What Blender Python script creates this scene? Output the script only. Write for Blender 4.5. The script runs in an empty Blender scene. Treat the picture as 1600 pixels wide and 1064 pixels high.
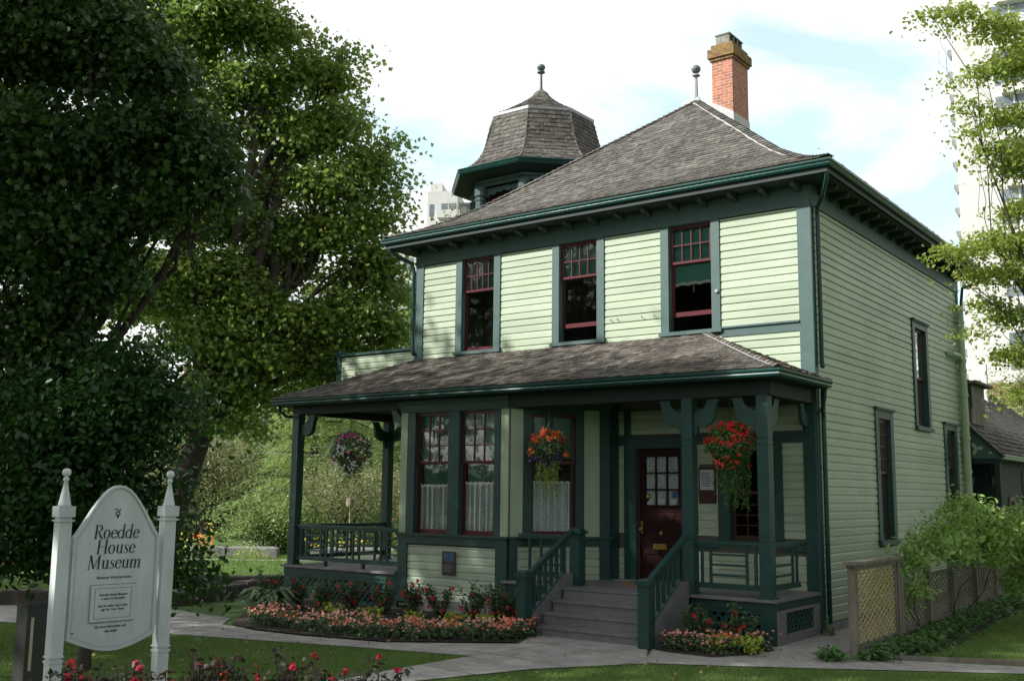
import bpy, math, random
import numpy as np
from mathutils import Vector, Matrix
R=math.radians
scene=bpy.context.scene
col=scene.collection
# ---------------------------------------------------------------- camera
C0=(6.52392645,-17.38221026,2.15)
cr=Vector((0.80103247,0.59851584,0.01121472)); cu=Vector((0.07754111,-0.12231829,0.98945723)); cf=Vector((-0.59357759,0.79171777,0.14439051))
cd=bpy.data.cameras.new('camera'); cam=bpy.data.objects.new('camera',cd); col.objects.link(cam)
cam.matrix_world=Matrix(((cr.x,cu.x,-cf.x,C0[0]),(cr.y,cu.y,-cf.y,C0[1]),(cr.z,cu.z,-cf.z,C0[2]),(0,0,0,1)))
cd.sensor_width=36; cd.lens=1627.5/1600*36; cd.clip_end=2000; cd.clip_start=0.1
scene.camera=cam
# ---------------------------------------------------------------- light
SAZ=R(215+3); SEL=R(35)           # sun direction: azimuth from +y clockwise
sv=Vector((math.sin(SAZ)*math.cos(SEL),math.cos(SAZ)*math.cos(SEL),math.sin(SEL)))
world=bpy.data.worlds.new('World'); scene.world=world; world.use_nodes=True
wn=world.node_tree; wn.nodes.clear()
def wnode(t,**k):
    n=wn.nodes.new(t)
    for a,b in k.items(): setattr(n,a,b)
    return n
wo=wnode('ShaderNodeOutputWorld'); bg=wnode('ShaderNodeBackground'); bg.inputs[1].default_value=0.14
sky=wnode('ShaderNodeTexSky',sky_type='NISHITA',sun_disc=False); sky.sun_elevation=SEL; sky.sun_rotation=SAZ
tc=wnode('ShaderNodeTexCoord'); mp=wnode('ShaderNodeMapping'); mp.inputs['Scale'].default_value=(2.2,2.2,5.5); mp.inputs['Location'].default_value=(0.3,0.9,0.2)
nz=wnode('ShaderNodeTexNoise'); nz.inputs['Scale'].default_value=1.7; nz.inputs['Detail'].default_value=7; nz.inputs['Roughness'].default_value=.55; nz.inputs['Distortion'].default_value=.4
rp=wnode('ShaderNodeValToRGB'); rp.color_ramp.elements[0].position=.42; rp.color_ramp.elements[1].position=.56; rp.color_ramp.elements[0].color=(.42,.42,.42,1)
mx=wnode('ShaderNodeMix',data_type='RGBA')
wn.links.new(tc.outputs['Generated'],mp.inputs[0]); wn.links.new(mp.outputs[0],nz.inputs[0]); 
# a break in the thin cloud toward the right-hand part of the sky
vm=wnode('ShaderNodeVectorMath',operation='DOT_PRODUCT'); vm.inputs[1].default_value=tuple((cf+cr*.35+cu*.18).normalized()); wn.links.new(tc.outputs['Generated'],vm.inputs[0])
mr0=wnode('ShaderNodeMapRange'); mr0.inputs[1].default_value=.955; mr0.inputs[2].default_value=1.0; mr0.inputs[3].default_value=.10; mr0.inputs[4].default_value=-.09; wn.links.new(vm.outputs['Value'],mr0.inputs[0])
ad0=wnode('ShaderNodeMath',operation='ADD'); wn.links.new(nz.outputs[0],ad0.inputs[0]); wn.links.new(mr0.outputs[0],ad0.inputs[1]); wn.links.new(ad0.outputs[0],rp.inputs[0])
tint=wnode('ShaderNodeMix',data_type='RGBA',blend_type='MULTIPLY'); tint.inputs[0].default_value=1; tint.inputs[7].default_value=(1.25,1.75,1.4,1); wn.links.new(sky.outputs[0],tint.inputs[6])
wn.links.new(rp.outputs[0],mx.inputs[0]); wn.links.new(tint.outputs[2],mx.inputs[6]); mx.inputs[7].default_value=(6.6,6.7,6.8,1)
# cloud bank fills the northern sky behind the house; the rest of the sky is clear
vm2=wnode('ShaderNodeVectorMath',operation='DOT_PRODUCT'); vm2.inputs[1].default_value=tuple((cf+cu*.15).normalized()); wn.links.new(tc.outputs['Generated'],vm2.inputs[0])
mr2=wnode('ShaderNodeMapRange'); mr2.interpolation_type='SMOOTHSTEP'; mr2.inputs[1].default_value=.35; mr2.inputs[2].default_value=.72; wn.links.new(vm2.outputs['Value'],mr2.inputs[0])
mx2=wnode('ShaderNodeMix',data_type='RGBA'); wn.links.new(mr2.outputs[0],mx2.inputs[0]); hs=wnode('ShaderNodeHueSaturation'); hs.inputs['Saturation'].default_value=.22; wn.links.new(sky.outputs[0],hs.inputs['Color']); wn.links.new(hs.outputs[0],mx2.inputs[6]); wn.links.new(mx.outputs[2],mx2.inputs[7]); wn.links.new(mx2.outputs[2],bg.inputs[0]); wn.links.new(bg.outputs[0],wo.inputs[0])
sl=bpy.data.lights.new('sun','SUN'); sl.energy=5.0; sl.angle=R(.5); sl.color=(1,.975,.94)
so=bpy.data.objects.new('sun',sl); col.objects.link(so); so.rotation_euler=(-sv).to_track_quat('-Z','Y').to_euler()
vs=scene.view_settings; vs.view_transform='Standard'; vs.look='None'; vs.exposure=0.45; vs.gamma=1; vs.use_curve_mapping=False
# ---------------------------------------------------------------- materials
def mat(name): 
    m=bpy.data.materials.new(name); m.use_nodes=True; nt=m.node_tree; nt.nodes.clear()
    o=nt.nodes.new('ShaderNodeOutputMaterial'); return m,nt,o
def N(nt,t,**k):
    n=nt.nodes.new(t)
    for a,b in k.items(): setattr(n,a,b)
    return n
def paint(name,c,c2=None,rough=.5,scale=3.0,bump=0.0,bscale=40,spec=.4,island=0,metal=0,stretch=(1,1,1)):
    """two-tone noisy paint / stone / wood"""
    m,nt,o=mat(name); p=N(nt,'ShaderNodeBsdfPrincipled'); p.inputs['Roughness'].default_value=rough; p.inputs['Specular IOR Level'].default_value=spec; p.inputs['Metallic'].default_value=metal
    g=N(nt,'ShaderNodeNewGeometry'); mpn=N(nt,'ShaderNodeMapping'); mpn.inputs['Scale'].default_value=stretch; nt.links.new(g.outputs['Position'],mpn.inputs[0])
    n=N(nt,'ShaderNodeTexNoise'); n.inputs['Scale'].default_value=scale; n.inputs['Detail'].default_value=8; n.inputs['Roughness'].default_value=.65
    nt.links.new(mpn.outputs[0],n.inputs[0])
    if c2 is None: c2=tuple(x*.82 for x in c)
    r=N(nt,'ShaderNodeValToRGB'); r.color_ramp.elements[0].position=.32; r.color_ramp.elements[1].position=.68
    r.color_ramp.elements[0].color=(*c2,1); r.color_ramp.elements[1].color=(*c,1); nt.links.new(n.outputs[0],r.inputs[0])
    out=r.outputs[0]
    if island:
        h=N(nt,'ShaderNodeHueSaturation'); mr=N(nt,'ShaderNodeMapRange'); mr.inputs[3].default_value=1-island; mr.inputs[4].default_value=1+island
        nt.links.new(g.outputs['Random Per Island'],mr.inputs[0]); nt.links.new(mr.outputs[0],h.inputs['Value']); nt.links.new(out,h.inputs['Color']); out=h.outputs[0]
    nt.links.new(out,p.inputs['Base Color'])
    if bump:
        n2=N(nt,'ShaderNodeTexNoise'); n2.inputs['Scale'].default_value=bscale; n2.inputs['Detail'].default_value=5; nt.links.new(mpn.outputs[0],n2.inputs[0])
        b=N(nt,'ShaderNodeBump'); b.inputs['Strength'].default_value=bump; b.inputs['Distance'].default_value=.01; nt.links.new(n2.outputs[0],b.inputs['Height']); nt.links.new(b.outputs[0],p.inputs['Normal'])
    nt.links.new(p.outputs[0],o.inputs[0]); return m
def leafmat(name,ca,cb,cc=None,trans=.35,rough=.45,vary=.35):
    m,nt,o=mat(name); p=N(nt,'ShaderNodeBsdfPrincipled'); p.inputs['Roughness'].default_value=rough; p.inputs['Specular IOR Level'].default_value=.35
    g=N(nt,'ShaderNodeNewGeometry'); r=N(nt,'ShaderNodeValToRGB'); e=r.color_ramp.elements
    e[0].color=(*ca,1); e[1].color=(*cb,1); e[1].position=.75 if cc else 1
    if cc: k=e.new(.97); k.color=(*cc,1)
    n=N(nt,'ShaderNodeTexNoise'); n.inputs['Scale'].default_value=.9; nt.links.new(g.outputs['Position'],n.inputs[0])
    mm=N(nt,'ShaderNodeMath',operation='MULTIPLY_ADD'); mm.inputs[1].default_value=.55; nt.links.new(g.outputs['Random Per Island'],mm.inputs[0])
    m2=N(nt,'ShaderNodeMath',operation='MULTIPLY'); m2.inputs[1].default_value=.6; nt.links.new(n.outputs[0],m2.inputs[0]); nt.links.new(m2.outputs[0],mm.inputs[2])
    nt.links.new(mm.outputs[0],r.inputs[0]); nt.links.new(r.outputs[0],p.inputs['Base Color'])
    t=N(nt,'ShaderNodeBsdfTranslucent'); h=N(nt,'ShaderNodeHueSaturation'); h.inputs['Value'].default_value=1.5; h.inputs['Hue'].default_value=.485; nt.links.new(r.outputs[0],h.inputs['Color']); nt.links.new(h.outputs[0],t.inputs[0])
    ms=N(nt,'ShaderNodeMixShader'); ms.inputs[0].default_value=trans; nt.links.new(p.outputs[0],ms.inputs[1]); nt.links.new(t.outputs[0],ms.inputs[2]); nt.links.new(ms.outputs[0],o.inputs[0]); return m
def siding_mat(name,c):
    m,nt,o=mat(name); p=N(nt,'ShaderNodeBsdfPrincipled'); p.inputs['Roughness'].default_value=.42; p.inputs['Specular IOR Level'].default_value=.35
    g=N(nt,'ShaderNodeNewGeometry'); mpn=N(nt,'ShaderNodeMapping'); mpn.inputs['Scale'].default_value=(.6,.6,9); nt.links.new(g.outputs['Position'],mpn.inputs[0])
    n=N(nt,'ShaderNodeTexNoise'); n.inputs['Scale'].default_value=2; n.inputs['Detail'].default_value=9; n.inputs['Roughness'].default_value=.7; nt.links.new(mpn.outputs[0],n.inputs[0])
    n3=N(nt,'ShaderNodeTexNoise'); n3.inputs['Scale'].default_value=.8; n3.inputs['Detail'].default_value=6; nt.links.new(g.outputs['Position'],n3.inputs[0])
    r=N(nt,'ShaderNodeValToRGB'); r.color_ramp.elements[0].position=.25; r.color_ramp.elements[1].position=.6
    r.color_ramp.elements[0].color=(c[0]*.70,c[1]*.72,c[2]*.66,1); r.color_ramp.elements[1].color=(*c,1)
    ad=N(nt,'ShaderNodeMath',operation='MULTIPLY_ADD'); ad.inputs[1].default_value=.5; nt.links.new(n.outputs[0],ad.inputs[0]); a2=N(nt,'ShaderNodeMath',operation='MULTIPLY'); a2.inputs[1].default_value=.5; nt.links.new(n3.outputs[0],a2.inputs[0]); nt.links.new(a2.outputs[0],ad.inputs[2])
    nt.links.new(ad.outputs[0],r.inputs[0])
    h=N(nt,'ShaderNodeHueSaturation'); mr=N(nt,'ShaderNodeMapRange'); mr.inputs[3].default_value=.90; mr.inputs[4].default_value=1.05
    nt.links.new(g.outputs['Random Per Island'],mr.inputs[0]); nt.links.new(mr.outputs[0],h.inputs['Value']); nt.links.new(r.outputs[0],h.inputs['Color']); nt.links.new(h.outputs[0],p.inputs['Base Color'])
    b=N(nt,'ShaderNodeBump'); b.inputs['Strength'].default_value=.25; b.inputs['Distance'].default_value=.01; nt.links.new(n.outputs[0],b.inputs['Height']); nt.links.new(b.outputs[0],p.inputs['Normal'])
    nt.links.new(p.outputs[0],o.inputs[0]); return m
def shingle_mat(name,c,c2,moss=None):
    m,nt,o=mat(name); p=N(nt,'ShaderNodeBsdfPrincipled'); p.inputs['Roughness'].default_value=.85; p.inputs['Specular IOR Level'].default_value=.25
    g=N(nt,'ShaderNodeNewGeometry'); r=N(nt,'ShaderNodeValToRGB'); r.color_ramp.elements[0].color=(*c2,1); r.color_ramp.elements[1].color=(*c,1)
    e=r.color_ramp.elements.new(.5); e.color=tuple((a+b)/2*.95 for a,b in zip(c,c2))+(1,)
    nt.links.new(g.outputs['Random Per Island'],r.inputs[0])
    n=N(nt,'ShaderNodeTexNoise'); n.inputs['Scale'].default_value=14; n.inputs['Detail'].default_value=8; n.inputs['Roughness'].default_value=.7; nt.links.new(g.outputs['Position'],n.inputs[0])
    n2=N(nt,'ShaderNodeTexNoise'); n2.inputs['Scale'].default_value=.9; n2.inputs['Detail'].default_value=5; nt.links.new(g.outputs['Position'],n2.inputs[0])
    h=N(nt,'ShaderNodeHueSaturation'); mr=N(nt,'ShaderNodeMapRange'); mr.inputs[1].default_value=.3; mr.inputs[2].default_value=.7; mr.inputs[3].default_value=.6; mr.inputs[4].default_value=1.35
    nt.links.new(n.outputs[0],mr.inputs[0]); nt.links.new(mr.outputs[0],h.inputs['Value']); nt.links.new(r.outputs[0],h.inputs['Color'])
    h2=N(nt,'ShaderNodeHueSaturation'); mr2=N(nt,'ShaderNodeMapRange'); mr2.inputs[1].default_value=.3; mr2.inputs[2].default_value=.7; mr2.inputs[3].default_value=.78; mr2.inputs[4].default_value=1.2
    nt.links.new(n2.outputs[0],mr2.inputs[0]); nt.links.new(mr2.outputs[0],h2.inputs['Value']); nt.links.new(h.outputs[0],h2.inputs['Color'])
    nt.links.new(h2.outputs[0],p.inputs['Base Color']); nt.links.new(p.outputs[0],o.inputs[0])
    b=N(nt,'ShaderNodeBump'); b.inputs['Strength'].default_value=.6; b.inputs['Distance'].default_value=.01; nt.links.new(n.outputs[0],b.inputs['Height']); nt.links.new(b.outputs[0],p.inputs['Normal'])
    return m
def glass_mat(name,tint=(.9,.93,.93),refl=.0):
    m,nt,o=mat(name); t=N(nt,'ShaderNodeBsdfTransparent'); t.inputs[0].default_value=(*tint,1); g=N(nt,'ShaderNodeBsdfGlossy'); g.inputs['Roughness'].default_value=.03
    f=N(nt,'ShaderNodeFresnel'); f.inputs[0].default_value=1.38; a=N(nt,'ShaderNodeMath',operation='ADD'); a.inputs[1].default_value=refl; a.use_clamp=True; nt.links.new(f.outputs[0],a.inputs[0])
    gg=N(nt,'ShaderNodeNewGeometry'); n=N(nt,'ShaderNodeTexNoise'); n.inputs['Scale'].default_value=3.5; nt.links.new(gg.outputs['Position'],n.inputs[0]); b=N(nt,'ShaderNodeBump'); b.inputs['Strength'].default_value=.12; b.inputs['Distance'].default_value=.01; nt.links.new(n.outputs[0],b.inputs['Height']); nt.links.new(b.outputs[0],g.inputs['Normal'])
    ms=N(nt,'ShaderNodeMixShader'); nt.links.new(a.outputs[0],ms.inputs[0]); nt.links.new(t.outputs[0],ms.inputs[1]); nt.links.new(g.outputs[0],ms.inputs[2]); nt.links.new(ms.outputs[0],o.inputs[0]); return m
def brick_mat(name):
    m,nt,o=mat(name); p=N(nt,'ShaderNodeBsdfPrincipled'); p.inputs['Roughness'].default_value=.9
    tcn=N(nt,'ShaderNodeTexCoord'); sp=N(nt,'ShaderNodeSeparateXYZ'); nt.links.new(tcn.outputs['Object'],sp.inputs[0]); ad=N(nt,'ShaderNodeMath',operation='ADD'); nt.links.new(sp.outputs[0],ad.inputs[0]); nt.links.new(sp.outputs[1],ad.inputs[1])
    cb=N(nt,'ShaderNodeCombineXYZ'); nt.links.new(ad.outputs[0],cb.inputs[0]); nt.links.new(sp.outputs[2],cb.inputs[1])
    b=N(nt,'ShaderNodeTexBrick'); b.inputs['Scale'].default_value=1; b.inputs['Brick Width'].default_value=.21; b.inputs['Row Height'].default_value=.075; b.inputs['Mortar Size'].default_value=.008; b.inputs['Bias'].default_value=-.1
    b.inputs['Color1'].default_value=(.5,.17,.09,1); b.inputs['Color2'].default_value=(.3,.11,.07,1); b.inputs['Mortar'].default_value=(.42,.36,.3,1); nt.links.new(cb.outputs[0],b.inputs[0])
    n=N(nt,'ShaderNodeTexNoise'); n.inputs['Scale'].default_value=9; n.inputs['Detail'].default_value=6; nt.links.new(tcn.outputs['Object'],n.inputs[0]); h=N(nt,'ShaderNodeHueSaturation'); mr=N(nt,'ShaderNodeMapRange'); mr.inputs[3].default_value=.6; mr.inputs[4].default_value=1.4; nt.links.new(n.outputs[0],mr.inputs[0]); nt.links.new(mr.outputs[0],h.inputs['Value']); nt.links.new(b.outputs[0],h.inputs['Color'])
    nt.links.new(h.outputs[0],p.inputs['Base Color']); bp=N(nt,'ShaderNodeBump'); bp.inputs['Strength'].default_value=.5; bp.inputs['Distance'].default_value=.01; bp.invert=True; nt.links.new(b.outputs['Fac'],bp.inputs['Height']); nt.links.new(bp.outputs[0],p.inputs['Normal']); nt.links.new(p.outputs[0],o.inputs[0]); return m
def lace_mat(name):
    m,nt,o=mat(name); p=N(nt,'ShaderNodeBsdfPrincipled'); p.inputs['Base Color'].default_value=(.8,.8,.78,1); p.inputs['Roughness'].default_value=.9
    t=N(nt,'ShaderNodeBsdfTransparent'); g=N(nt,'ShaderNodeTexCoord'); v=N(nt,'ShaderNodeTexVoronoi'); v.inputs['Scale'].default_value=26; v.feature='DISTANCE_TO_EDGE'; nt.links.new(g.outputs['Object'],v.inputs[0])
    r=N(nt,'ShaderNodeValToRGB'); r.color_ramp.elements[0].position=.1; r.color_ramp.elements[0].color=(.92,.92,.92,1); r.color_ramp.elements[1].position=.3; r.color_ramp.elements[1].color=(.5,.5,.5,1); nt.links.new(v.outputs[0],r.inputs[0])
    ms=N(nt,'ShaderNodeMixShader'); nt.links.new(r.outputs[0],ms.inputs[0]); nt.links.new(t.outputs[0],ms.inputs[1]); nt.links.new(p.outputs[0],ms.inputs[2]); nt.links.new(ms.outputs[0],o.inputs[0]); return m
M={}
M['siding']=siding_mat('pale_green_siding',(.43,.505,.37))
M['panel']=paint('pale_green_panel',(.36,.44,.295),(.31,.39,.255),.45,2)
M['trim']=paint('green_trim',(.02,.066,.055),(.015,.05,.042),.42,5,.08,60)
M['trim2']=paint('blue_green_trim',(.06,.112,.102),(.048,.092,.084),.5,4,.1,50)
M['gutter']=paint('gutter_green',(.012,.062,.05),(.009,.048,.038),.3,4)
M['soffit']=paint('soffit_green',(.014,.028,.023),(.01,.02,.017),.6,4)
M['bracket']=paint('bracket_paint',(.045,.058,.052),(.02,.028,.025),.6,6)
M['red']=paint('sash_red',(.10,.010,.016),(.07,.008,.012),.35,6)
M['redbrown']=paint('sash_brown',(.07,.022,.018),(.05,.016,.014),.35,6)
M['door']=paint('door_red',(.032,.008,.008),(.024,.006,.006),.5,5,spec=.2)
M['glass']=glass_mat('window_glass')
M['glassr']=glass_mat('reflective_glass',(.5,.5,.5),.16)
M['lace']=lace_mat('lace')
M['blind']=paint('green_blind',(.09,.26,.20),(.075,.22,.17),.7,8)
M['cream']=paint('cream_fringe',(.6,.58,.5),None,.8,8)
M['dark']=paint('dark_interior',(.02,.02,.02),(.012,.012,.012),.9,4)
M['interior']=paint('room_wall',(.12,.11,.09),(.09,.08,.07),.9,2)
M['shingle']=shingle_mat('cedar_shingle',(.172,.162,.14),(.08,.075,.066))
M['shingle2']=shingle_mat('porch_shingle',(.19,.168,.14),(.08,.072,.062))
M['shingle3']=shingle_mat('turret_shingle',(.15,.14,.12),(.07,.065,.058))
M['flash']=paint('lead_flashing',(.36,.36,.36),(.22,.22,.22),.5,8,metal=.3)
M['whiteflash']=paint('white_flashing',(.5,.5,.48),(.32,.32,.31),.5,8)
M['lead']=paint('grey_green_lead',(.16,.2,.2),(.1,.13,.13),.5,9)
M['brick']=brick_mat('chimney_brick')
M['concrete']=paint('old_concrete',(.3,.29,.25),(.15,.15,.12),.9,9,.4,30)
M['lichen']=paint('lichen_brick',(.30,.2,.06),(.12,.06,.05),.95,11,.4,30)
M['step']=paint('step_grey',(.215,.21,.205),(.15,.148,.145),.55,5,.15,40)
M['stone']=paint('granite',(.33,.32,.3),(.18,.18,.17),.85,6,.8,12)
M['darkstone']=paint('sandstone_kerb',(.09,.08,.065),(.04,.036,.03),.95,5,.9,14)
M['white']=paint('white_paint',(.62,.65,.66),(.47,.50,.50),.5,5,.15,30,stretch=(1,1,.35))
M['whiteline']=paint('moulding_grey',(.46,.47,.47),(.40,.41,.41),.5,3)
M['ink']=paint('sign_ink',(.02,.022,.03),(.015,.016,.02),.5,3)
M['path']=paint('concrete_path',(.50,.48,.445),(.36,.35,.325),.9,1.6,.5,60)
def slabs(m):
    nt=m.node_tree; pr=[n for n in nt.nodes if n.type=='BSDF_PRINCIPLED'][0]; src=pr.inputs['Base Color'].links[0].from_socket
    g=N(nt,'ShaderNodeNewGeometry'); mpn=N(nt,'ShaderNodeMapping'); mpn.inputs['Rotation'].default_value=(0,0,.12); mpn.inputs['Location'].default_value=(.37,.2,0); nt.links.new(g.outputs['Position'],mpn.inputs[0]); b=N(nt,'ShaderNodeTexBrick'); b.offset=.0
    b.inputs['Scale'].default_value=1; b.inputs['Brick Width'].default_value=1.9; b.inputs['Row Height'].default_value=1.35; b.inputs['Mortar Size'].default_value=.011; b.inputs['Color1'].default_value=(1,1,1,1); b.inputs['Color2'].default_value=(.86,.86,.85,1); b.inputs['Mortar'].default_value=(.3,.29,.25,1); nt.links.new(mpn.outputs[0],b.inputs[0])
    n=N(nt,'ShaderNodeTexNoise'); n.inputs['Scale'].default_value=2.6; n.inputs['Detail'].default_value=9; n.inputs['Roughness'].default_value=.72; nt.links.new(g.outputs['Position'],n.inputs[0]); r=N(nt,'ShaderNodeValToRGB'); r.color_ramp.elements[0].position=.35; r.color_ramp.elements[0].color=(.66,.65,.62,1); r.color_ramp.elements[1].position=.6; nt.links.new(n.outputs[0],r.inputs[0])
    x=N(nt,'ShaderNodeMix',data_type='RGBA',blend_type='MULTIPLY'); x.inputs[0].default_value=1; nt.links.new(src,x.inputs[6]); nt.links.new(b.outputs[0],x.inputs[7]); y=N(nt,'ShaderNodeMix',data_type='RGBA',blend_type='MULTIPLY'); y.inputs[0].default_value=1; nt.links.new(x.outputs[2],y.inputs[6]); nt.links.new(r.outputs[0],y.inputs[7]); nt.links.new(y.outputs[2],pr.inputs['Base Color'])
slabs(M['path'])
M['gravel']=paint('asphalt_gravel',(.38,.365,.335),(.25,.24,.22),.95,7,.8,90)
M['soil']=paint('soil',(.05,.038,.028),(.02,.016,.012),1,9,1,30)
M['lawn']=paint('lawn_ground',(.09,.16,.035),(.05,.10,.022),1,1.3,.6,80)
M['oldwood']=paint('weathered_wood',(.24,.215,.17),(.12,.105,.08),.85,5,.5,30,stretch=(1,1,.25))
M['lattice']=paint('sunlit_fence_lattice',(.5,.41,.19),(.3,.24,.11),.85,6,.4,30)  # paler and yellower: sunlight on the nearest panel is put into its colour
M['towerwhite']=paint('tower_white',(.60,.59,.565),(.55,.545,.52),.8,.4)
M['towerglass']=paint('tower_glass',(.22,.26,.28),(.1,.12,.14),.15,.6)
M['bark']=paint('bark',(.085,.07,.055),(.035,.03,.024),.95,7,1,20,stretch=(1,1,.3))
M['cabinet']=paint('dark_cabinet',(.03,.032,.028),None,.5,5)
M['metal']=paint('dark_metal',(.03,.03,.03),None,.4,5,metal=.6)
M['brass']=paint('brass',(.55,.38,.12),None,.3,6,metal=.9)
M['coir']=paint('coir_mat',(.35,.2,.09),(.2,.11,.05),1,20,.6,80)
M['paper']=paint('paper',(.55,.56,.58),None,.6,6)
M['blue']=paint('blue_enamel',(.05,.12,.3),(.03,.07,.2),.3,6)
M['plaque']=paint('bronze_plaque',(.05,.045,.04),(.03,.028,.026),.4,10)
M['yellow']=paint('yellow',(.7,.55,.05),None,.6,6)
M['pole']=paint('utility_pole_wood',(.25,.15,.08),(.12,.08,.05),.9,5,.4,20)
M['plaster']=paint('cream_house_wall',(.42,.38,.27),None,.8,2)
M['grass']=leafmat('grass_blade',(.06,.13,.02),(.14,.24,.05),(.30,.30,.10),trans=.3)
M['maple_shaded']=leafmat('maple_leaf_shaded',(.014,.04,.009),(.04,.09,.016),(.10,.14,.03))  # maple leaf with the near crown's deep shade put into its colour
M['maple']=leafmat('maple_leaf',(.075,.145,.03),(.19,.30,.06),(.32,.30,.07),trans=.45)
M['laurel']=leafmat('laurel_leaf',(.012,.045,.010),(.036,.10,.019),trans=.3,rough=.3)  # leaf colour darkened so the tree merges with the shade around it
M['conifer']=leafmat('cypress_leaf',(.18,.27,.08),(.33,.44,.16),trans=.4)
M['olive']=leafmat('olive_leaf',(.12,.15,.06),(.24,.26,.12),(.3,.3,.16),trans=.35)
M['backgreen']=leafmat('far_tree_leaf',(.05,.09,.03),(.12,.18,.05),trans=.35)
M['hedge']=leafmat('hedge_leaf',(.03,.07,.018),(.07,.13,.03),trans=.3)
M['beech']=leafmat('beech_leaf',(.13,.20,.03),(.26,.34,.07),(.32,.34,.10),trans=.5)
M['wisteria']=leafmat('wisteria_leaf',(.15,.28,.06),(.30,.46,.13),(.42,.5,.18),trans=.4)
M['ivy']=leafmat('ivy_leaf',(.04,.12,.03),(.10,.21,.05),trans=.3)
M['lime']=leafmat('lime_leaf',(.22,.33,.03),(.38,.48,.06),trans=.35)
M['hosta']=leafmat('hosta_leaf',(.06,.16,.05),(.30,.40,.22),trans=.25)
M['bushleaf']=leafmat('bush_leaf',(.05,.10,.04),(.12,.18,.085),trans=.25)
M['darkleaf']=leafmat('dark_red_leaf',(.02,.022,.014),(.05,.045,.028),(.10,.03,.03),trans=.2)
M['trail']=leafmat('trailing_leaf',(.18,.28,.05),(.32,.42,.09),trans=.35)
M['litter']=leafmat('dry_leaf',(.16,.10,.04),(.34,.26,.10),trans=.1)
M['paperleaf']=leafmat('pale_debris',(.35,.32,.27),(.6,.58,.52),trans=.1)
def petal(name,a,b): return leafmat(name,a,b,trans=.25,rough=.6)
M['coral']=petal('coral_petal',(.75,.16,.07),(.85,.45,.36))
M['pink']=petal('pink_petal',(.8,.32,.25),(.88,.5,.42))
M['orange']=petal('orange_petal',(.8,.10,.02),(.85,.2,.05))
M['redp']=petal('red_petal',(.55,.01,.01),(.75,.03,.03))
M['crimson']=petal('crimson_petal',(.4,.01,.03),(.6,.02,.05))
M['magenta']=petal('magenta_petal',(.6,.03,.3),(.75,.12,.45))
M['whitep']=petal('white_petal',(.7,.7,.72),(.85,.85,.88))
M['violet']=petal('violet_petal',(.09,.05,.3),(.16,.09,.42))
M['yellowp']=petal('yellow_petal',(.8,.5,.02),(.85,.6,.08))
# ---------------------------------------------------------------- object helpers
ORG={}
def tag(o,label=None,cat=None,group=None,kind=None):
    if label:o['label']=label
    if cat:o['category']=cat
    if group:o['group']=group
    if kind:o['kind']=kind
    return o
def empty(name,loc,label=None,cat=None,group=None,parent=None):
    o=bpy.data.objects.new(name,None); col.objects.link(o); o.empty_display_size=.2
    p=ORG.get(parent.name,Vector((0,0,0))) if parent else Vector((0,0,0))
    o.location=Vector(loc)-p; ORG[o.name]=Vector(loc)
    if parent:o.parent=parent
    return tag(o,label,cat,group)
def link_mesh(name,V,F,mats,parent,loc=None,midx=None,smooth=False):
    """V world coordinates (n,3) array; F list of tuples or (loopverts,starts,totals)"""
    V=np.asarray(V,dtype=np.float64).reshape(-1,3)
    if loc is None: loc=ORG[parent.name] if parent else Vector(((V[:,0].min()+V[:,0].max())/2,(V[:,1].min()+V[:,1].max())/2,V[:,2].min()))
    loc=Vector(loc); me=bpy.data.meshes.new(name)
    VL=V-np.array(loc)
    if isinstance(F,tuple):
        lv,st,tt=F; me.vertices.add(len(VL)); me.vertices.foreach_set('co',VL.ravel()); me.loops.add(len(lv)); me.loops.foreach_set('vertex_index',np.asarray(lv,dtype=np.int32)); me.polygons.add(len(st)); me.polygons.foreach_set('loop_start',np.asarray(st,dtype=np.int32)); me.polygons.foreach_set('loop_total',np.asarray(tt,dtype=np.int32))
    else: me.from_pydata(VL.tolist(),[],F)
    if not isinstance(mats,(list,tuple)): mats=[mats]
    for m in mats: me.materials.append(m)
    if midx is not None: me.polygons.foreach_set('material_index',np.asarray(midx,dtype=np.int32))
    me.update(calc_edges=True)
    if smooth: me.polygons.foreach_set('use_smooth',np.ones(len(me.polygons),dtype=bool))
    o=bpy.data.objects.new(name,me); col.objects.link(o)
    if parent: o.parent=parent; o.location=loc-ORG[parent.name]
    else: o.location=loc
    ORG[o.name]=loc; return o
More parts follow.
